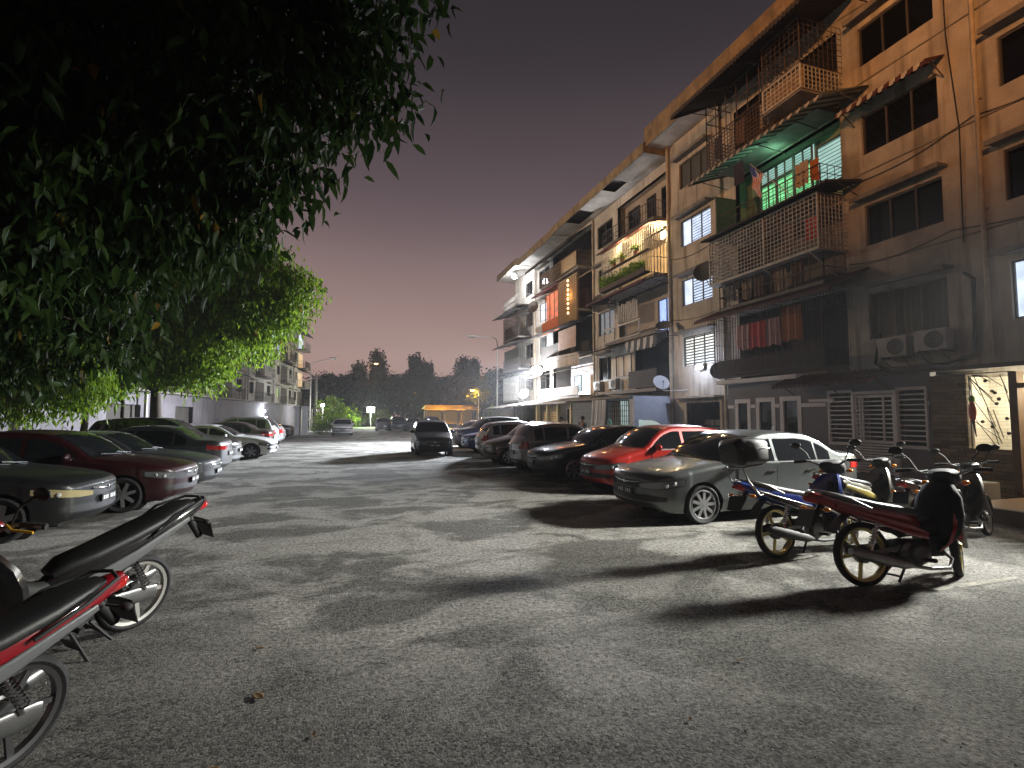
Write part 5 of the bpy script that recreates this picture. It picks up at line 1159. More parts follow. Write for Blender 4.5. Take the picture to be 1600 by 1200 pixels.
    q = MB(); q.body([(.90, .99, .07, .03), (.97, .985, .12, .055), (1.06, .965, .135, .085), (1.15, .93, .11, .075), (1.20, .91, .06, .045)], 18, p=2.6); F(q, 'head_cowl', visor or pm2)
    q = MB(); q.ell((1.165, 0, .925), (.05, .085, .055)); F(q, 'headlight', M_lens)
    q = MB(); q.tube([(.90, -.35, 1.03), (.94, -.22, 1.035), (.99, -.1, .98), (.99, .1, .98), (.94, .22, 1.035), (.90, .35, 1.03)], .0125, 8); F(q, 'handlebar', M_steel)
    for sg in (1, -1):
        q = MB(); q.tube([(.885, sg * .36, 1.03), (.935, sg * .235, 1.035)], .019, 10); F(q, 'grip', M_grime)
        q = MB(); q.tube([(.97, sg * .18, 1.03), (1.0, sg * .26, 1.02), (.965, sg * .37, 1.015)], .008, 6); F(q, 'brake_lever', lever or M_steel)
        q = MB(); q.tube([(.95, sg * .19, 1.04), (.96, sg * .24, 1.14), (.93, sg * .30, 1.21)], .007, 6); F(q, 'mirror_stem', M_grime)
        q = MB(); q.ell((.915, sg * .335, 1.23), (.018, .065, .04), 14, 8); F(q, 'mirror', M_blk)
        q = MB(); q.ell((1.13, sg * .155, .905), (.045, .035, .025)); F(q, 'turn_signal', M_orange)
    # leg shield fixed to the frame
    q = MB(); rows = []
    for z, xx, w, cv in ((.30, .78, .12, .05), (.38, .86, .17, .06), (.50, .93, .21, .09), (.62, .985, .215, .11), (.74, 1.03, .19, .11), (.83, 1.05, .14, .08), (.88, 1.05, .09, .05)):
        rows.append([(xx - cv * (v * v) * 1.6 + .03, v * w, z) for v in (-1, -.85, -.55, -.2, .2, .55, .85, 1)])
    back = [[(p[0] - .035, p[1] * .96, p[2]) for p in rw] for rw in rows]
    q.grid(rows); q.grid(back)
    for e_ in (0, -1): q.grid([[rw[e_] for rw in rows], [rw[e_] for rw in back]])
    q.grid([rows[0], back[0]]); q.grid([rows[-1], back[-1]]); q.build('leg_shield', pm, root, smooth=50)
    q = MB(); q.body([(.96, .66, .10, .06), (.84, .56, .085, .07), (.68, .50, .075, .07), (.56, .50, .07, .07)], 14); q.build('frame_cover', pm2, root, smooth=60)
    if cover:
        q = MB(); q.body([(.80, .34, .10, .06), (.84, .46, .2, .1), (.87, .62, .23, .12), (.9, .78, .21, .10), (.93, .90, .13, .06)], 18, p=2.2); q.build('rain_cover', mat('black_canvas', (.006, .006, .007), .85, bump=.4, bscale=9), root, smooth=70)
    for sg in (1, -1):
        q = MB(); q.tube([(.98, sg * .17, 1.02), (1.08, sg * .12, 1.03), (1.13, sg * .06, .86), (1.12, sg * .085, .62), (1.20, sg * .06, r + .05)], .006, 5); F(q, 'brake_cable', M_grime)
    q = MB(); q.body([(1.10, .80, .07, .02), (1.12, .73, .10, .022), (1.11, .66, .07, .02)], 12); F(q, 'front_badge_panel', pm2)
    piv.rotation_euler = Euler((0, 0, R(steer)))
    return root
def stand(b, x, y, deg, lean=9, sc=1.03):
    """rear wheel at x,y; the machine leans on its side stand"""
    b.scale = (sc, sc, sc); b.location = (x, y, 0); b.rotation_mode = 'ZYX'; b.rotation_euler = Euler((R(-lean), 0, 0)); b.rotation_mode = 'XYZ'
    b.rotation_euler = (Matrix.Rotation(R(deg), 3, 'Z') @ Matrix.Rotation(R(-lean), 3, 'X')).to_euler('XYZ')
    return b
p_mblue = mat('blue_fairing', (.012, .04, .26), .22, coat=.8); p_mred = mat('red_fairing', (.22, .008, .014), .2, coat=.8); p_mblack = mat('gloss_black_fairing', (.012, .012, .013), .2, coat=.8)
p_mcream = mat('cream_fairing', (.20, .19, .155), .35, coat=.4); p_mtan = mat('tan_legshield', (.12, .10, .075), .45); p_mgrey = mat('grey_flank', (.13, .135, .14), .3, coat=.5)
stand(make_moped('motorcycle', 'blue and black moped with a black top box on its rear rack', p_mblue, M_gold, M_grime, topbox=True, steer=14, exm=M_grime, flank=p_mblack), 5.08, 5.12, 4, 6, 1.12)
stand(make_moped('motorcycle', 'red moped with gold wheels and silver exhaust nearest on the right', p_mred, M_gold, M_grime, steer=38, cover=True, flank=p_mred, seatm=mat('grey_seat', (.05, .055, .06), .35)), 5.10, 4.02, -9, 6, 1.13)
stand(make_moped('motorcycle', 'cream and yellow moped half hidden behind the red one', p_mcream, M_rimw, M_grime, steer=20, flank=mat('yellow_stripe', (.22, .17, .03), .4)), 7.35, 6.05, 4, 8)
stand(make_moped('motorcycle', 'black moped with tan leg shield closest to the lit porch', p_mtan, M_rimw, p_mblack, steer=16), 7.75, 5.05, 2, 8)
stand(make_moped('motorcycle', 'black moped with raised tail and white rimmed rear wheel on the left', p_mblack, M_rimw, M_grime, steer=10, rack=False, visor=p_mred, lever=M_yel, signal=M_grime, tailup=.10, flank=p_mgrey), -1.68, 5.08, 232, 7, 1.06)
stand(make_moped('motorcycle', 'red and black moped cut off by the lower left corner', p_mred, M_alloyd, p_mblack, steer=8, rack=False, signal=M_grime, flank=p_mgrey), -1.60, 3.24, 238, 7, 1.0)
# ---------------------------------------------------------------- lamps
COOL = (.86, .92, 1.0); SOD = (1.0, .40, .115); WARM = (1.0, .80, .52)
M_bulb = mat('lamp_face', (.8, .8, .8), .4, emit=(.85, .92, 1), estr=60); M_bulbs = mat('sodium_face', (.8, .6, .3), .4, emit=SOD, estr=18); M_bulbw = mat('warm_face', (.9, .8, .6), .4, emit=WARM, estr=14)
M_pole = mat('galvanised_pole', (.36, .34, .31), .5, .3, var=.3, vscale=4)
def flood(name, label, p, d, bulb=None, size=.17):
    """wall floodlight at p facing d"""
    r = empty(name, p, 0, label, 'floodlight'); d = Vector(d).normalized(); q_ = d.to_track_quat('X', 'Z').to_matrix(); P = Vector(p)
    def tr(x, y, z): v = q_ @ Vector((x, y, z)); return (P.x + v.x, P.y + v.y, P.z + v.z)
    h = MB(tr); h.box(-.09, .0, -size, size, -size * .75, size * .75); h.box(-.12, -.09, -size * .6, size * .6, -size * .5, size * .5); h.build('housing', M_frame, r, off=p)
    h = MB(tr); h.ell((.02, 0, 0), (.05, size * .9, size * .65), 14, 10); h.build('lamp_glass', bulb or M_bulb, r, smooth=60, off=p)
    h = MB(tr); h.tube([(-.1, -size, 0), (-.35, 0, .05), (-.1, size, 0)], .014, 6); h.build('bracket', M_frame, r, off=p); return r
fl1 = flood('floodlight', 'glaring white floodlight on the far first floor balcony', (12.95, 34.7, 5.0), (-1, -.75, -.15), size=.55)
lamp('SPOT', (12.8, 34.55, 4.98), 98000, COOL, .45, (2.6, 29.8, .5), 84, 1.0)
lamp('POINT', (12.6, 36.2, 4.6), 6500, COOL, .25)
fl2 = flood('floodlight', 'white lamp on the wall under the louvre window', (14.75, 18.95, 3.92), (-1, -.5, -.25), size=.17)
lamp('SPOT', (14.45, 18.85, 3.9), 4500, (.82, .88, 1.0), .12, (4.5, 12.5, 1.0), 92, .6)
lamp('POINT', (14.2, 18.9, 3.95), 150, (.66, .76, 1.0), .1)
flood('floodlight', 'white lamp under the end eave of the far block', (14.0, 43.2, 14.3), (-1, -.4, -.5), size=.3); lamp('POINT', (13.9, 43.2, 14.1), 1500, COOL, .25)
# porch
pl = empty('porch_lamp', (13.6, 5.5, 2.5), 0, 'round lamp under the porch roof at the right edge', 'lamp'); q = MB(); q.lathe([(.001, .1), (.13, .08), (.16, 0), (.001, -.03)], (13.6, 5.5, 2.5), 'z', 18); q.build('shade', M_bulbw, pl, smooth=60, off=(13.6, 5.5, 2.5))
lamp('POINT', (13.6, 5.9, 2.35), 170, (1.0, .86, .62), .12)
flood('floodlight', 'white floodlight on the wall above the porch roof', (14.75, 5.25, 5.35), (-1, .05, -.35), size=.16); lamp('SPOT', (14.55, 5.25, 5.33), 21000, (1.0, 1.0, .93), .6, (4.6, 6.8, 0), 62, 1.0)
lamp('POINT', (14.2, 7.4, 2.2), 110, (1.0, .93, .72), .1)
def street_lamp(label, base, h, arm, dirx, lit=False, poleh=None, r=.07, group='street lamps'):
    x, y, z = base; o = empty('street_lamp', base, 0, label, 'street lamp', group); ph = poleh or h
    q = MB(); q.tube([(x, y, 0), (x, y, ph - .5)], [r * 1.3, r * .8], 10); q.tube([(x, y, 0), (x, y, .5)], r * 1.8, 10); q.build('pole', M_pole, o, smooth=60, off=base)
    ax, ay = dirx; q = MB(); q.tube([(x, y, ph - .55), (x + ax * .12, y + ay * .12, ph - .12), (x + ax * .35, y + ay * .35, ph + .02), (x + ax * arm, y + ay * arm, h + .12)], r * .6, 8); q.build('arm', M_pole, o, smooth=60, off=base)
    hx_, hy_ = x + ax * (arm + .35), y + ay * (arm + .35)
    q = MB(); q.ell((hx_, hy_, h + .12), (.42 * abs(ax) + .14, .42 * abs(ay) + .14, .10)); hd = q.build('lamp_head', M_pole, o, smooth=60, off=base)
    q = MB(); q.ell((hx_, hy_, h + .05), (.26 * abs(ax) + .1, .26 * abs(ay) + .1, .09)); q.build('lamp_glass', M_bulbs if lit else M_lens, hd, smooth=60)
    return (hx_, hy_, h - .12)
street_lamp('tall unlit street lamp with orange glow on its pole right of centre', (13.87, 48.2, 0), 9.4, 2.2, (-1, .05))
p = street_lamp('lit orange street lamp beside the shelter', (18.2, 73.1, 0), 5.45, .6, (-1, 0), True, r=.09); lamp('POINT', (p[0], p[1], p[2] - .1), 3600, (1, .46, .06), .15); lamp('POINT', (14.0, 76.2, 4.6), 420, (1, .46, .05), .2)
street_lamp('slim dark street lamp beyond the left block with long arm', (-4.4, 66.2, 0), 8.7, 2.2, (1, 0), poleh=8.2)
p = street_lamp('lit orange street lamp far away among the trees', (3.2, 92, 0), 10.8, .9, (1, 0), True, poleh=11.0); lamp('POINT', p, 700, SOD, .2)
# the two sodium lamps beside and behind the viewer that colour the upper storeys
p = street_lamp('sodium street lamp behind the viewer on the left kerb', (-8.0, -5.0, 0), 10.5, 1.2, (1, 0), True); lamp('SPOT', (p[0], p[1], p[2]), 36000, SOD, .25, (15, 9.5, 18.6), 56, 1.0)
p = street_lamp('sodium street lamp hidden among the left trees', (-9.5, 29.5, 0), 10.5, 1.0, (1, 0), True); lamp('SPOT', (p[0], p[1], p[2]), 14500, (1.0, .70, .46), .25, (15, 32, 13), 116, .95)
def bare_pole(label, x, y, h, r, nm='utility_pole', grp=None):
    o = empty(nm, (x, y, 0), 0, label, 'pole', grp); q = MB(); q.tube([(x, y, 0), (x, y, h)], [r * 1.2, r], 10); q.build('post', mat('weathered_post', (.34, .31, .26), .8, var=.3, vscale=3), o, smooth=60, off=(x, y, 0))
    q = MB(); q.box(x - .5, x + .5, y - .04, y + .04, h - .5, h - .42); q.lathe([(.04, 0), (.05, .1), (.02, .15)], (x - .4, y, h - .42), 'z', 8); q.lathe([(.04, 0), (.05, .1), (.02, .15)], (x + .4, y, h - .42), 'z', 8); q.build('crossarm', M_conc, o, off=(x, y, 0))
bare_pole('pale utility pole at the end of the left block', -3.6, 63, 6.6, .13)
# far floodlights
def far_flood(label, p, pw, col, size=.3):
    flood('floodlight', label, p, (0, -1, -.2), size=size); lamp('POINT', (p[0], p[1] - .25, p[2]), pw, col, .3)
    q = MB(); q.tube([(p[0], p[1] + .3, 0), (p[0], p[1] + .3, p[2])], .06, 8); tag(q.build('lamp_post', M_pole, smooth=60), 'short post carrying the ' + label, 'post')
far_flood('glaring far floodlight that lights the greenery', (3.3, 82, 2.7), 7000, (.92, 1.0, .86), .6)
far_flood('small white floodlight beyond the far white sedan', (-2.9, 64, 3.0), 1500, (.9, .95, 1.0), .22)
flood('floodlight', 'white lamp on the left ground floor extension', (-7.5, 52.5, 2.2), (.8, -.6, -.2), size=.2); lamp('POINT', (-7.2, 52.2, 2.2), 420, COOL, .2)
# orange lit shelter
sh = empty('bus_shelter', (15.2, 79.3, 0), 0, 'orange lit open shelter with a low pitched roof', 'shelter'); M_sroof = mat('shelter_roof', (.55, .42, .12), .7, var=.2, vscale=2)
q = MB(); q.add([(10.9, 77.6, 2.85), (19.6, 77.6, 2.85), (19.3, 79.3, 3.45), (11.3, 79.3, 3.45), (10.9, 81, 2.85), (19.6, 81, 2.85)], [(0, 1, 2, 3), (3, 2, 5, 4), (0, 3, 4), (1, 5, 2)]); q.box(10.9, 19.6, 77.58, 77.64, 2.62, 2.85); q.build('roof', M_sroof, sh, off=(15.2, 79.3, 0))
for x in (11.5, 14.1, 16.7, 19.1):
    for y in (78, 80.6): q = MB(); q.box(x - .09, x + .09, y - .09, y + .09, 0, 2.84); q.build('post', M_conc, sh, off=(15.2, 79.3, 0))
q = MB(); q.box(11.3, 19.3, 80.7, 80.85, 0, 2.5); q.build('back_wall', mat('shelter_wall', (.5, .36, .12), .8), sh, off=(15.2, 79.3, 0))
for x in (12.6, 15.2, 17.6): q = MB(); q.box(x - .8, x + .8, 79.9, 80.4, .4, .46); q.box(x - .7, x - .62, 80, 80.3, 0, .4); q.box(x + .62, x + .7, 80, 80.3, 0, .4); q.build('bench', M_brown, sh, off=(15.2, 79.3, 0))
# ---------------------------------------------------------------- things on the facades
M_dish = mat('dish_grey', (.13, .125, .12), .55, .2, var=.2, vscale=4); M_dishw = mat('dish_white', (.5, .52, .56), .5)
def dish(label, p, r, aim, m=None, wall=None):
    o = empty('satellite_dish', p, 0, label, 'satellite dish', 'satellite dishes on the right terrace'); d = Vector(aim).normalized(); qm = d.to_track_quat('Z', 'Y').to_matrix(); P = Vector(p)
    def tr(x, y, z): v = qm @ Vector((x, y, z)); return (P.x + v.x, P.y + v.y, P.z + v.z)
    q = MB(tr); rows = []
    for k in range(7):
        t = k / 6; rows.append([(r * t * math.cos(a), r * 1.1 * t * math.sin(a), r * .28 * t * t) for a in [2 * math.pi * j / 24 for j in range(25)]])
    q.grid(rows); q.grid([[(x * 1.0, y, z - .015) for x, y, z in rw] for rw in rows]); q.build('reflector', m or M_dish, o, smooth=60, off=p)
    q = MB(tr); q.tube([(0, -r * 1.05, r * .25), (0, -r * .5, r * .9)], .012, 6); q.ell((0, -r * .45, r * .95), (.035, .035, .05), 8, 6); q.build('feed_arm', M_frame, o, off=p)
    w = Vector(wall or (p[0] + .5, p[1], p[2] - .3)); q = MB(); b_ = Vector(tr(0, 0, -.02)); q.tube([b_, (b_.x + (w.x - b_.x) * .25, b_.y, w.z), w], .02, 8); q.build('mount', m or M_frame, o, smooth=60, off=p)
dish('dark grey satellite dish by the upper blue lit louvre window', (14.15, 17.75, 7.75), .42, (-1, -.9, .5), wall=(15.0, 17.6, 7.3))
dish('large dark grey satellite dish beside the wall floodlight', (14.2, 17.05, 3.55), .34, (-.9, -.75, .55), wall=(15, 16.9, 3.05))
dish('white satellite dish low on the corner pipe', (14.2, 21.1, 3.3), .38, (-.3, -1, .75), M_dishw, (15, 20.1, 2.95))
dish('dark grey satellite dish over the teal curtain window', (14.1, 26.9, 8.35), .55, (-.9, -.9, .4), wall=(15.3, 26.7, 8.2))
dish('small grey dish on the porch roof under the glaring floodlight', (12.7, 36.6, 3.35), .4, (-.8, -.7, .7), wall=(13.0, 36.6, 2.8))
dish('dark dish on the window of the orange lit flat', (14.3, 39.0, 10.6), .5, (-.9, -.8, .4), wall=(15.3, 38.6, 10.4))
dish('dish seen edge on at the corner pipe', (14.3, 20.9, 6.0), .4, (-.4, -.5, .9), wall=(15, 20.8, 5.6))
M_ac = mat('ac_casing', (.36, .34, .31), .6, var=.3, vscale=4)
def ac(label, x, y, z, w=.8, h=.56):
    o = empty('air_conditioner', (x, y, z), 0, label, 'air conditioner', 'air conditioner units on the right terrace'); of = (x, y, z)
    q = MB(); q.box(x - .32, x, y - w / 2, y + w / 2, z, z + h); q.build('casing', M_ac, o, bevel=.012, off=of)
    q = MB(); q.lathe([(.001, -.012), (h * .40, -.012), (h * .42, 0)], (x - .325, y - w * .12, z + h / 2), 'x', 22); f = q.build('fan_opening', M_under, o, off=of); q = MB()
    for k in range(5): r_ = h * .08 * (k + 1); q.lathe([(r_ - .006, -.016), (r_ + .006, -.02), (r_ + .006, -.016)], (x - .325, y - w * .12, z + h / 2), 'x', 22)
    q.build('fan_guard', M_ac, f)
    for yy in (y - w * .35, y + w * .35): q = MB(); q.box(x - .36, x + .05, yy - .02, yy + .02, z - .05, z - .003); q.beam((x - .3, yy, z - .04), (x + .05, yy, z - .3), .025); q.build('bracket', M_frame, o, off=of)
ac('cream air conditioner left of the pair under the curtained window', 14.93, 10.45, 3.42); ac('cream air conditioner right of the pair under the curtained window', 14.93, 9.45, 3.48)
ac('grey air conditioner under the dark first floor window of the middle block', 14.6, 26.0, 3.3); ac('grey air conditioner beside the middle block pipe', 15.25, 29.2, 3.35); ac('air conditioner casing near the white lit window of the left block', -9.2, 60.0, 4.0) if False else None
q = MB(); q.tube([(14.95, 11.0, 4.2), (14.9, 11.15, 3.3), (14.9, 10.9, 3.12), (14.9, 9.3, 3.12), (14.9, 8.6, 3.3), (14.9, 8.55, 5.2), (14.9, 8.75, 5.4)], .045, 8); tag(q.build('cable_trunk', M_under, smooth=60), 'black pipe run looping below the air conditioners', 'pipe')
# flag on the green lit balcony
fo = empty('flag', (13.95, 13.9, 9.0), 0, 'striped flag drooping from the green lit balcony', 'flag'); q = MB(); q.tube([(14.05, 12.95, 8.95), (13.5, 14.35, 10.75)], .014, 6); q.build('flag_pole', M_bar, fo, off=(13.95, 13.9, 9.0))
cols = [mat('flag_red', (.42, .06, .04), .8), mat('flag_white', (.5, .47, .42), .8), mat('flag_blue', (.03, .05, .2), .8)]
q = MB(); N = 14
for j in range(N):
    for i in range(12):
        def pt(i, j): t = i / 12; return (13.5 - .1 * math.sin(t * 7 + j * .3) * .5 + .05 * t, 14.32 - .52 * j / N * (1 - .35 * t) - .02 * t, 10.7 - .64 * (1 - j / N) * .0 - (j / N) * .62 - t * .78 - .05 * math.sin(j * .8))
        m = 2 if (j < 7 and i < 5) else j % 2; q.add([pt(i, j), pt(i + 1, j), pt(i + 1, j + 1), pt(i, j + 1)], [(0, 1, 2, 3)], m)
q.build('cloth', cols, fo, smooth=60, off=(13.95, 13.9, 9.0))
# washing, baskets, plants
def cloth(label, x, y, z, w, h, m, group='washing hung in the balconies'):
    q = MB(); rows = []; ph = rng.random() * 6
    for i in range(19):
        u = y - w / 2 + w * i / 18; rows.append([(x + .03 * math.sin(i * .9 + ph) * (1 + .6 * k / 5), u + .015 * math.sin(k + ph), z - h * k / 5 * (1 + .04 * math.sin(i * .5 + ph))) for k in range(6)])
    q.grid(rows); q.tube([(x, y - w / 2 - .05, z + .01), (x, y + w / 2 + .05, z + .01)], .008, 5); tag(q.build('washing', m, smooth=70), label, 'washing', group)
CM = [mat('cloth_%s' % n, c, .9, var=.2, vscale=5) for n, c in (('pink', (.42, .26, .26)), ('red', (.45, .05, .05)), ('orange', (.36, .12, .03)), ('beige', (.34, .27, .2)), ('brown', (.14, .09, .07)), ('navy', (.03, .035, .07)), ('grey', (.25, .25, .26)))]
cloth('pale pink cloth hung behind the cage under the maroon awning', 14.2, 15.75, 5.2, .75, .95, CM[0]); cloth('red cloth hung beside the pale pink one', 14.2, 15.0, 5.2, .8, .95, CM[1]); cloth('pale striped cloth hung right of the red one', 14.2, 14.25, 5.2, .6, .95, CM[0]); cloth('orange cloth hung near the dark end of the cage', 14.15, 13.4, 5.45, .75, 1.15, CM[2])
for i, (y, z, m, t) in enumerate(((16.3, 7.0, 6, 'grey shirt like cloth at the left end below the white cage'), (15.6, 6.95, 3, 'beige cloth below the white cage beside a bracket'), (14.9, 6.9, 4, 'brown cloth below the white cage'), (14.0, 6.9, 3, 'beige cloth in the middle below the white cage'), (13.2, 6.9, 4, 'brown cloth at the right below the white cage'), (13.6, 8.3, 4, 'dull brown cloth inside the white cage'), (12.6, 8.2, 1, 'dull red cloth inside the white cage right end'))): cloth(t, 14.25 + .1 * (i % 2), y, z, .5, .75, CM[m])
cloth('dark garment hung under the green lit awning', 13.6, 15.0, 11.1, .42, .8, CM[5]); cloth('beige cloth on the green lit balcony rail', 14.1, 12.75, 10.1, .5, .8, CM[3]); cloth('orange cloth beside the flag', 14.15, 12.3, 10.0, .35, .7, CM[2])
for y, m, t in ((16.4, 5, 'dark cloth bundle at left of the top cage'), (15.2, 4, 'brown cloth in the middle of the top cage'), (14.0, 6, 'grey cloth at the right of the top cage')): cloth(t, 13.9, y, 12.9, .5, .9, CM[m])
cloth('grey cloth beside the pinkish sheet of the middle block', 14.2, 35.2, 7.9, 1.0, .9, CM[6])
def pot(label, x, y, z, w=.25, h=.45, n=14, m=None):
    o = empty('potted_plant', (x, y, z), 0, label, 'potted plant', 'plants on the warm lit balcony'); of = (x, y, z)
    q = MB(); q.lathe([(.08, 0), (.12, .18), (.125, .2), (.105, .2), (.1, .17), (.001, .16)], of, 'z', 14); q.build('pot', mat('terracotta', (.25, .1, .05), .8), o, smooth=40, off=of)
    P = blob_points([(x, y, z + .2 + h * .5, w, w, h * .5)], n, .2); v, f = whorl_leaves(P, 9, .24, .06, .1, .07); mesh_np('foliage', v, f, M_leafB, o)
for i in range(11): pot('leafy potted plant on the warm lit balcony shelf, %s from its right end' % ('first', 'second', 'third', 'fourth', 'fifth', 'sixth', 'seventh', 'eighth', 'ninth', 'tenth', 'eleventh')[i], 14.02, 22.4 + i * .4, 8.97, .2 + .1 * rng.random(), .3 + .35 * rng.random())
for y, w_ in ((23.0, 'rightmost'), (24.4, 'middle'), (25.3, 'leftmost')): pot('small potted plant %s on the upper rail of the warm lit balcony' % w_, 14.12, y, 10.11, .16, .3, 8)
lamp('POINT', (14.9, 22.3, 11.0), 420, (1.0, .72, .38), .12); lamp('POINT', (14.4, 24.6, 11.15), 160, (1.0, .72, .38), .1)
wl = empty('wall_lamp', (15.1, 22.0, 10.95), 0, 'bright warm lamp on the planted balcony', 'lamp'); q = MB(); q.ell((15.1, 22.0, 10.95), (.1, .28, .2), 14, 10); q.build('globe', mat('warm_globe', (.9, .8, .6), .4, emit=(1, .78, .45), estr=14), wl, smooth=60, off=(15.1, 22.0, 10.95)); q = MB(); q.box(15.1, 16.7, 21.97, 22.03, 10.93, 10.97); q.build('bracket', M_frame, wl, off=(15.1, 22.0, 10.95))
# string of round lights on the bamboo bay
sl = empty('light_string', (14.1, 31.6, 9.8), 0, 'vertical string of small round lamps on the bamboo bay', 'light string')
for k in range(8): q = MB(); q.ell((14.12, 31.7, 8.75 + k * .32), (.06, .09, .09), 10, 8); q.build('bulb', mat('amber_bulb', (.9, .7, .4), .4, emit=(1, .55, .22), estr=5) if k == 0 else bpy.data.materials['amber_bulb'], sl, smooth=60, off=(14.1, 31.6, 9.8))
q = MB(); q.tube([(14.16, 31.7, 8.6), (14.16, 31.7, 11.2)], .01, 5); q.build('cable', M_under, sl, off=(14.1, 31.6, 9.8))
lamp('POINT', (14.0, 31.6, 9.9), 70, (1, .5, .18), .3); lamp('POINT', (13.6, 35.2, 10.6), 60, (1, .25, .05), .3); lamp('POINT', (14.6, 14.4, 11.1), 26, (.35, 1, .6), .2)
lamp('POINT', (14.3, 33.5, 5.3), 60, (1, .7, .4), .2)
# rooftop aerial
q = MB(); q.tube([(16, 19.2, 15.6), (16, 19.2, 17.2)], .02, 6); q.beam((15.5, 19.2, 17.0), (16.6, 19.2, 17.2), .02)
for k in range(6): q.beam((15.6 + k * .19, 18.9, 17.03 + k * .03), (15.6 + k * .19, 19.5, 17.03 + k * .03), .012)
tag(q.build('roof_aerial', M_frame), 'thin television aerial on the roof of the nearest block', 'aerial')
# porch block and hanging parrot like ornament
q = MB(); q.box(11.1, 11.75, 6.5, 7.25, 0, .5); tag(q.build('concrete_block', mat('pale_block', (.42, .38, .30), .85, var=.3, vscale=3, bump=.3), bevel=.015), 'pale concrete block at the edge of the lit porch', 'block')
hb = empty('hanging_ornament', (12.9, 7.55, 2.0), 0, 'red and green hanging ornament in the lit porch window', 'ornament'); q = MB(); q.body([(0, 0, .001, .001)] * 2) if False else None
q = MB(); q.ell((12.88, 7.55, 2.12), (.05, .06, .08)); q.build('head', mat('leaf_green_paint', (.15, .35, .06), .6), hb, smooth=60, off=(12.9, 7.55, 2.0)); q = MB(); q.ell((12.88, 7.55, 1.85), (.06, .075, .22)); q.build('torso', mat('scarlet_paint', (.5, .07, .03), .6), hb, smooth=60, off=(12.9, 7.55, 2.0)); q = MB(); q.tube([(12.88, 7.55, 1.7), (12.88, 7.5, 1.3)], [.035, .008], 8); q.tube([(12.88, 7.55, 2.2), (12.88, 7.55, 2.62)], .005, 5); q.build('tail', M_frame, hb, smooth=60, off=(12.9, 7.55, 2.0))
# white gate pillars on the left
for k, (x, y, t) in enumerate(((-4.4, 50.5, 'left of the two white gate pillars at the end of the left row'), (-3.75, 50.3, 'right of the two white gate pillars at the end of the left row'))):
    q = MB(); q.box(x - .25, x + .25, y - .25, y + .25, 0, 2.55); q.box(x - .3, x + .3, y - .3, y + .3, 2.55, 2.65); tag(q.build('gate_pillar', mat('white_pillar', (.5, .5, .52), .8, var=.2, vscale=2), bevel=.02), t, 'pillar', 'white gate pillars')
q = MB(); q.box(-6.2, -1.4, 44.6, 46.6, 0, .16); tag(q.build('kerb_island', M_conc, bevel=.02), kind='structure')
# low wall and verge to the right of the far cars
q = MB(); q.box(10.6, 10.75, 52, 72, 0, .9); tag(q.build('boundary_wall', M_conc), 'low grey wall at the back of the far cars', 'wall')
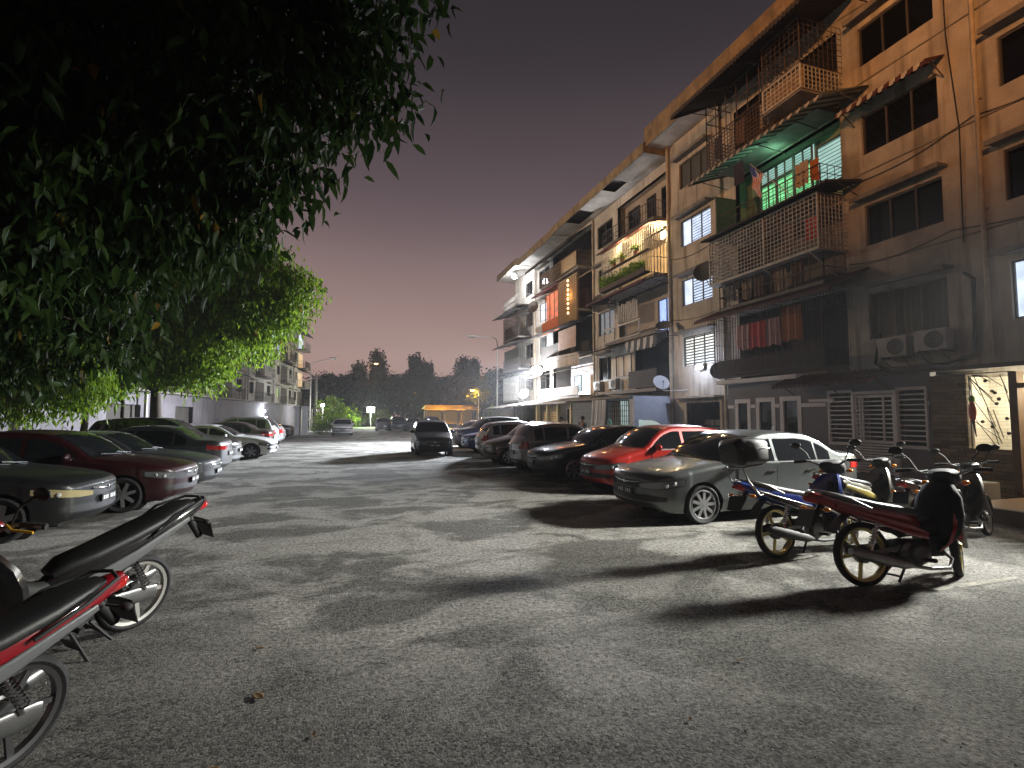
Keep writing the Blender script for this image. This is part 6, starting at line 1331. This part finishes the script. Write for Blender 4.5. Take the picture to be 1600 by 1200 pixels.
# ---------------------------------------------------------------- people by the middle block
M_skin = mat('skin', (.30, .17, .11), .6); M_hair = mat('hair', (.012, .01, .009), .6)
def person(label, x, y, rz, shirt, trousers, scarf=None, h=1.66):
    o = empty('person', (x, y, 0), R(rz), label, 'person', 'people standing among the parked cars'); k = h / 1.7
    J = [((0, 0, .98), .13), ((0, 0, 1.15), .125), ((0, 0, 1.34), .14), ((0, 0, 1.45), .07), ((0.01, 0, 1.52), .055), ((0.02, 0, 1.60), .088), ((.015, 0, 1.68), .072),
         ((0, .17, 1.40), .055), ((-.03, .23, 1.13), .043), ((.10, .20, .93), .033), ((.15, .19, .86), .034), ((0, -.17, 1.40), .055), ((-.02, -.24, 1.13), .043), ((.13, -.16, .98), .033), ((.2, -.14, .95), .034),
         ((0, .09, .90), .09), ((.02, .10, .50), .06), ((-.02, .10, .08), .043), ((.12, .10, .03), .035), ((0, -.09, .90), .09), ((.0, -.10, .50), .06), ((-.03, -.10, .08), .043), ((.11, -.10, .03), .035)]
    E_ = [(0, 1), (1, 2), (2, 3), (3, 4), (4, 5), (5, 6), (2, 7), (7, 8), (8, 9), (9, 10), (2, 11), (11, 12), (12, 13), (13, 14), (0, 15), (15, 16), (16, 17), (17, 18), (0, 19), (19, 20), (20, 21), (21, 22)]
    def sk(nm, idx, m, grow=1.0, add=0.):
        mp_ = {j: i for i, j in enumerate(idx)}; me = bpy.data.meshes.new(nm); me.from_pydata([tuple(c * k for c in J[j][0]) for j in idx], [(mp_[a], mp_[b]) for a, b in E_ if a in mp_ and b in mp_], [])
        ob = bpy.data.objects.new(nm, me); COL.objects.link(ob); ob.parent = o; me.materials.append(m); s_ = ob.modifiers.new('skin', 'SKIN'); sv = me.skin_vertices[0] if me.skin_vertices else None
        if sv is None:
            bm = bmesh.new(); bm.from_mesh(me); bm.verts.layers.skin.verify(); bm.to_mesh(me); bm.free(); sv = me.skin_vertices[0]
        for i, j in enumerate(idx): r_ = J[j][1] * k * grow + add; sv.data[i].radius = (r_, r_ * (.8 if j in (0, 1, 2) else 1)); 
        sv.data[0].use_root = True; sb = ob.modifiers.new('sub', 'SUBSURF'); sb.levels = 1; sb.render_levels = 2; return ob
    sk('body', list(range(23)), M_skin); sk('shirt', [0, 1, 2, 7, 8, 11, 12], shirt, 1.0, .014); sk('trousers', [0, 15, 16, 17, 19, 20, 21], trousers, 1.0, .012)
    if scarf:
        q = MB(); q.body([(-.10 * k, 1.30 * k, .12 * k, .05 * k), (-.02 * k, 1.48 * k, .11 * k, .09 * k), (-.015 * k, 1.62 * k, .105 * k, .105 * k), (.0, 1.72 * k, .06 * k, .06 * k)], 16); q.build('headscarf', scarf, o, smooth=70)
    else:
        q = MB(); q.ell((-.012 * k, 0, 1.67 * k), (.105 * k, .1 * k, .10 * k), 14, 10); q.build('hair', M_hair, o, smooth=70)
person('person in a white top with dark hair standing between the silver cars and the porch', 10.2, 23.9, 200, mat('white_top', (.5, .5, .52), .9), mat('dark_trousers', (.03, .03, .035), .9))
person('person in a dark teal shirt and dark hair facing left', 9.9, 20.75, 190, mat('teal_shirt', (.05, .09, .10), .9), mat('blue_trousers', (.04, .05, .09), .9), h=1.7)
person('person wearing a pale green headscarf near the tarpaulin', 10.6, 19.6, 185, mat('mint_top', (.20, .30, .27), .9), mat('brown_trousers', (.06, .05, .04), .9), mat('green_scarf', (.13, .32, .27), .9), h=1.6)

# ---------------------------------------------------------------- humid night air
q = MB(); q.box(-224, 224, -124, 234, -1, 21)
hm = bpy.data.materials.new('humid_air'); hm.use_nodes = True; hn = hm.node_tree; hn.nodes.remove(hn.nodes['Principled BSDF'])
hv = hn.nodes.new('ShaderNodeVolumePrincipled'); hv.inputs['Color'].default_value = (.86, .86, .9, 1); hv.inputs['Density'].default_value = .0006; hv.inputs['Anisotropy'].default_value = .35
hn.links.new(hv.outputs[0], hn.nodes['Material Output'].inputs['Volume']); tag(q.build('haze', hm), kind='stuff')
cy.volume_bounces = 0
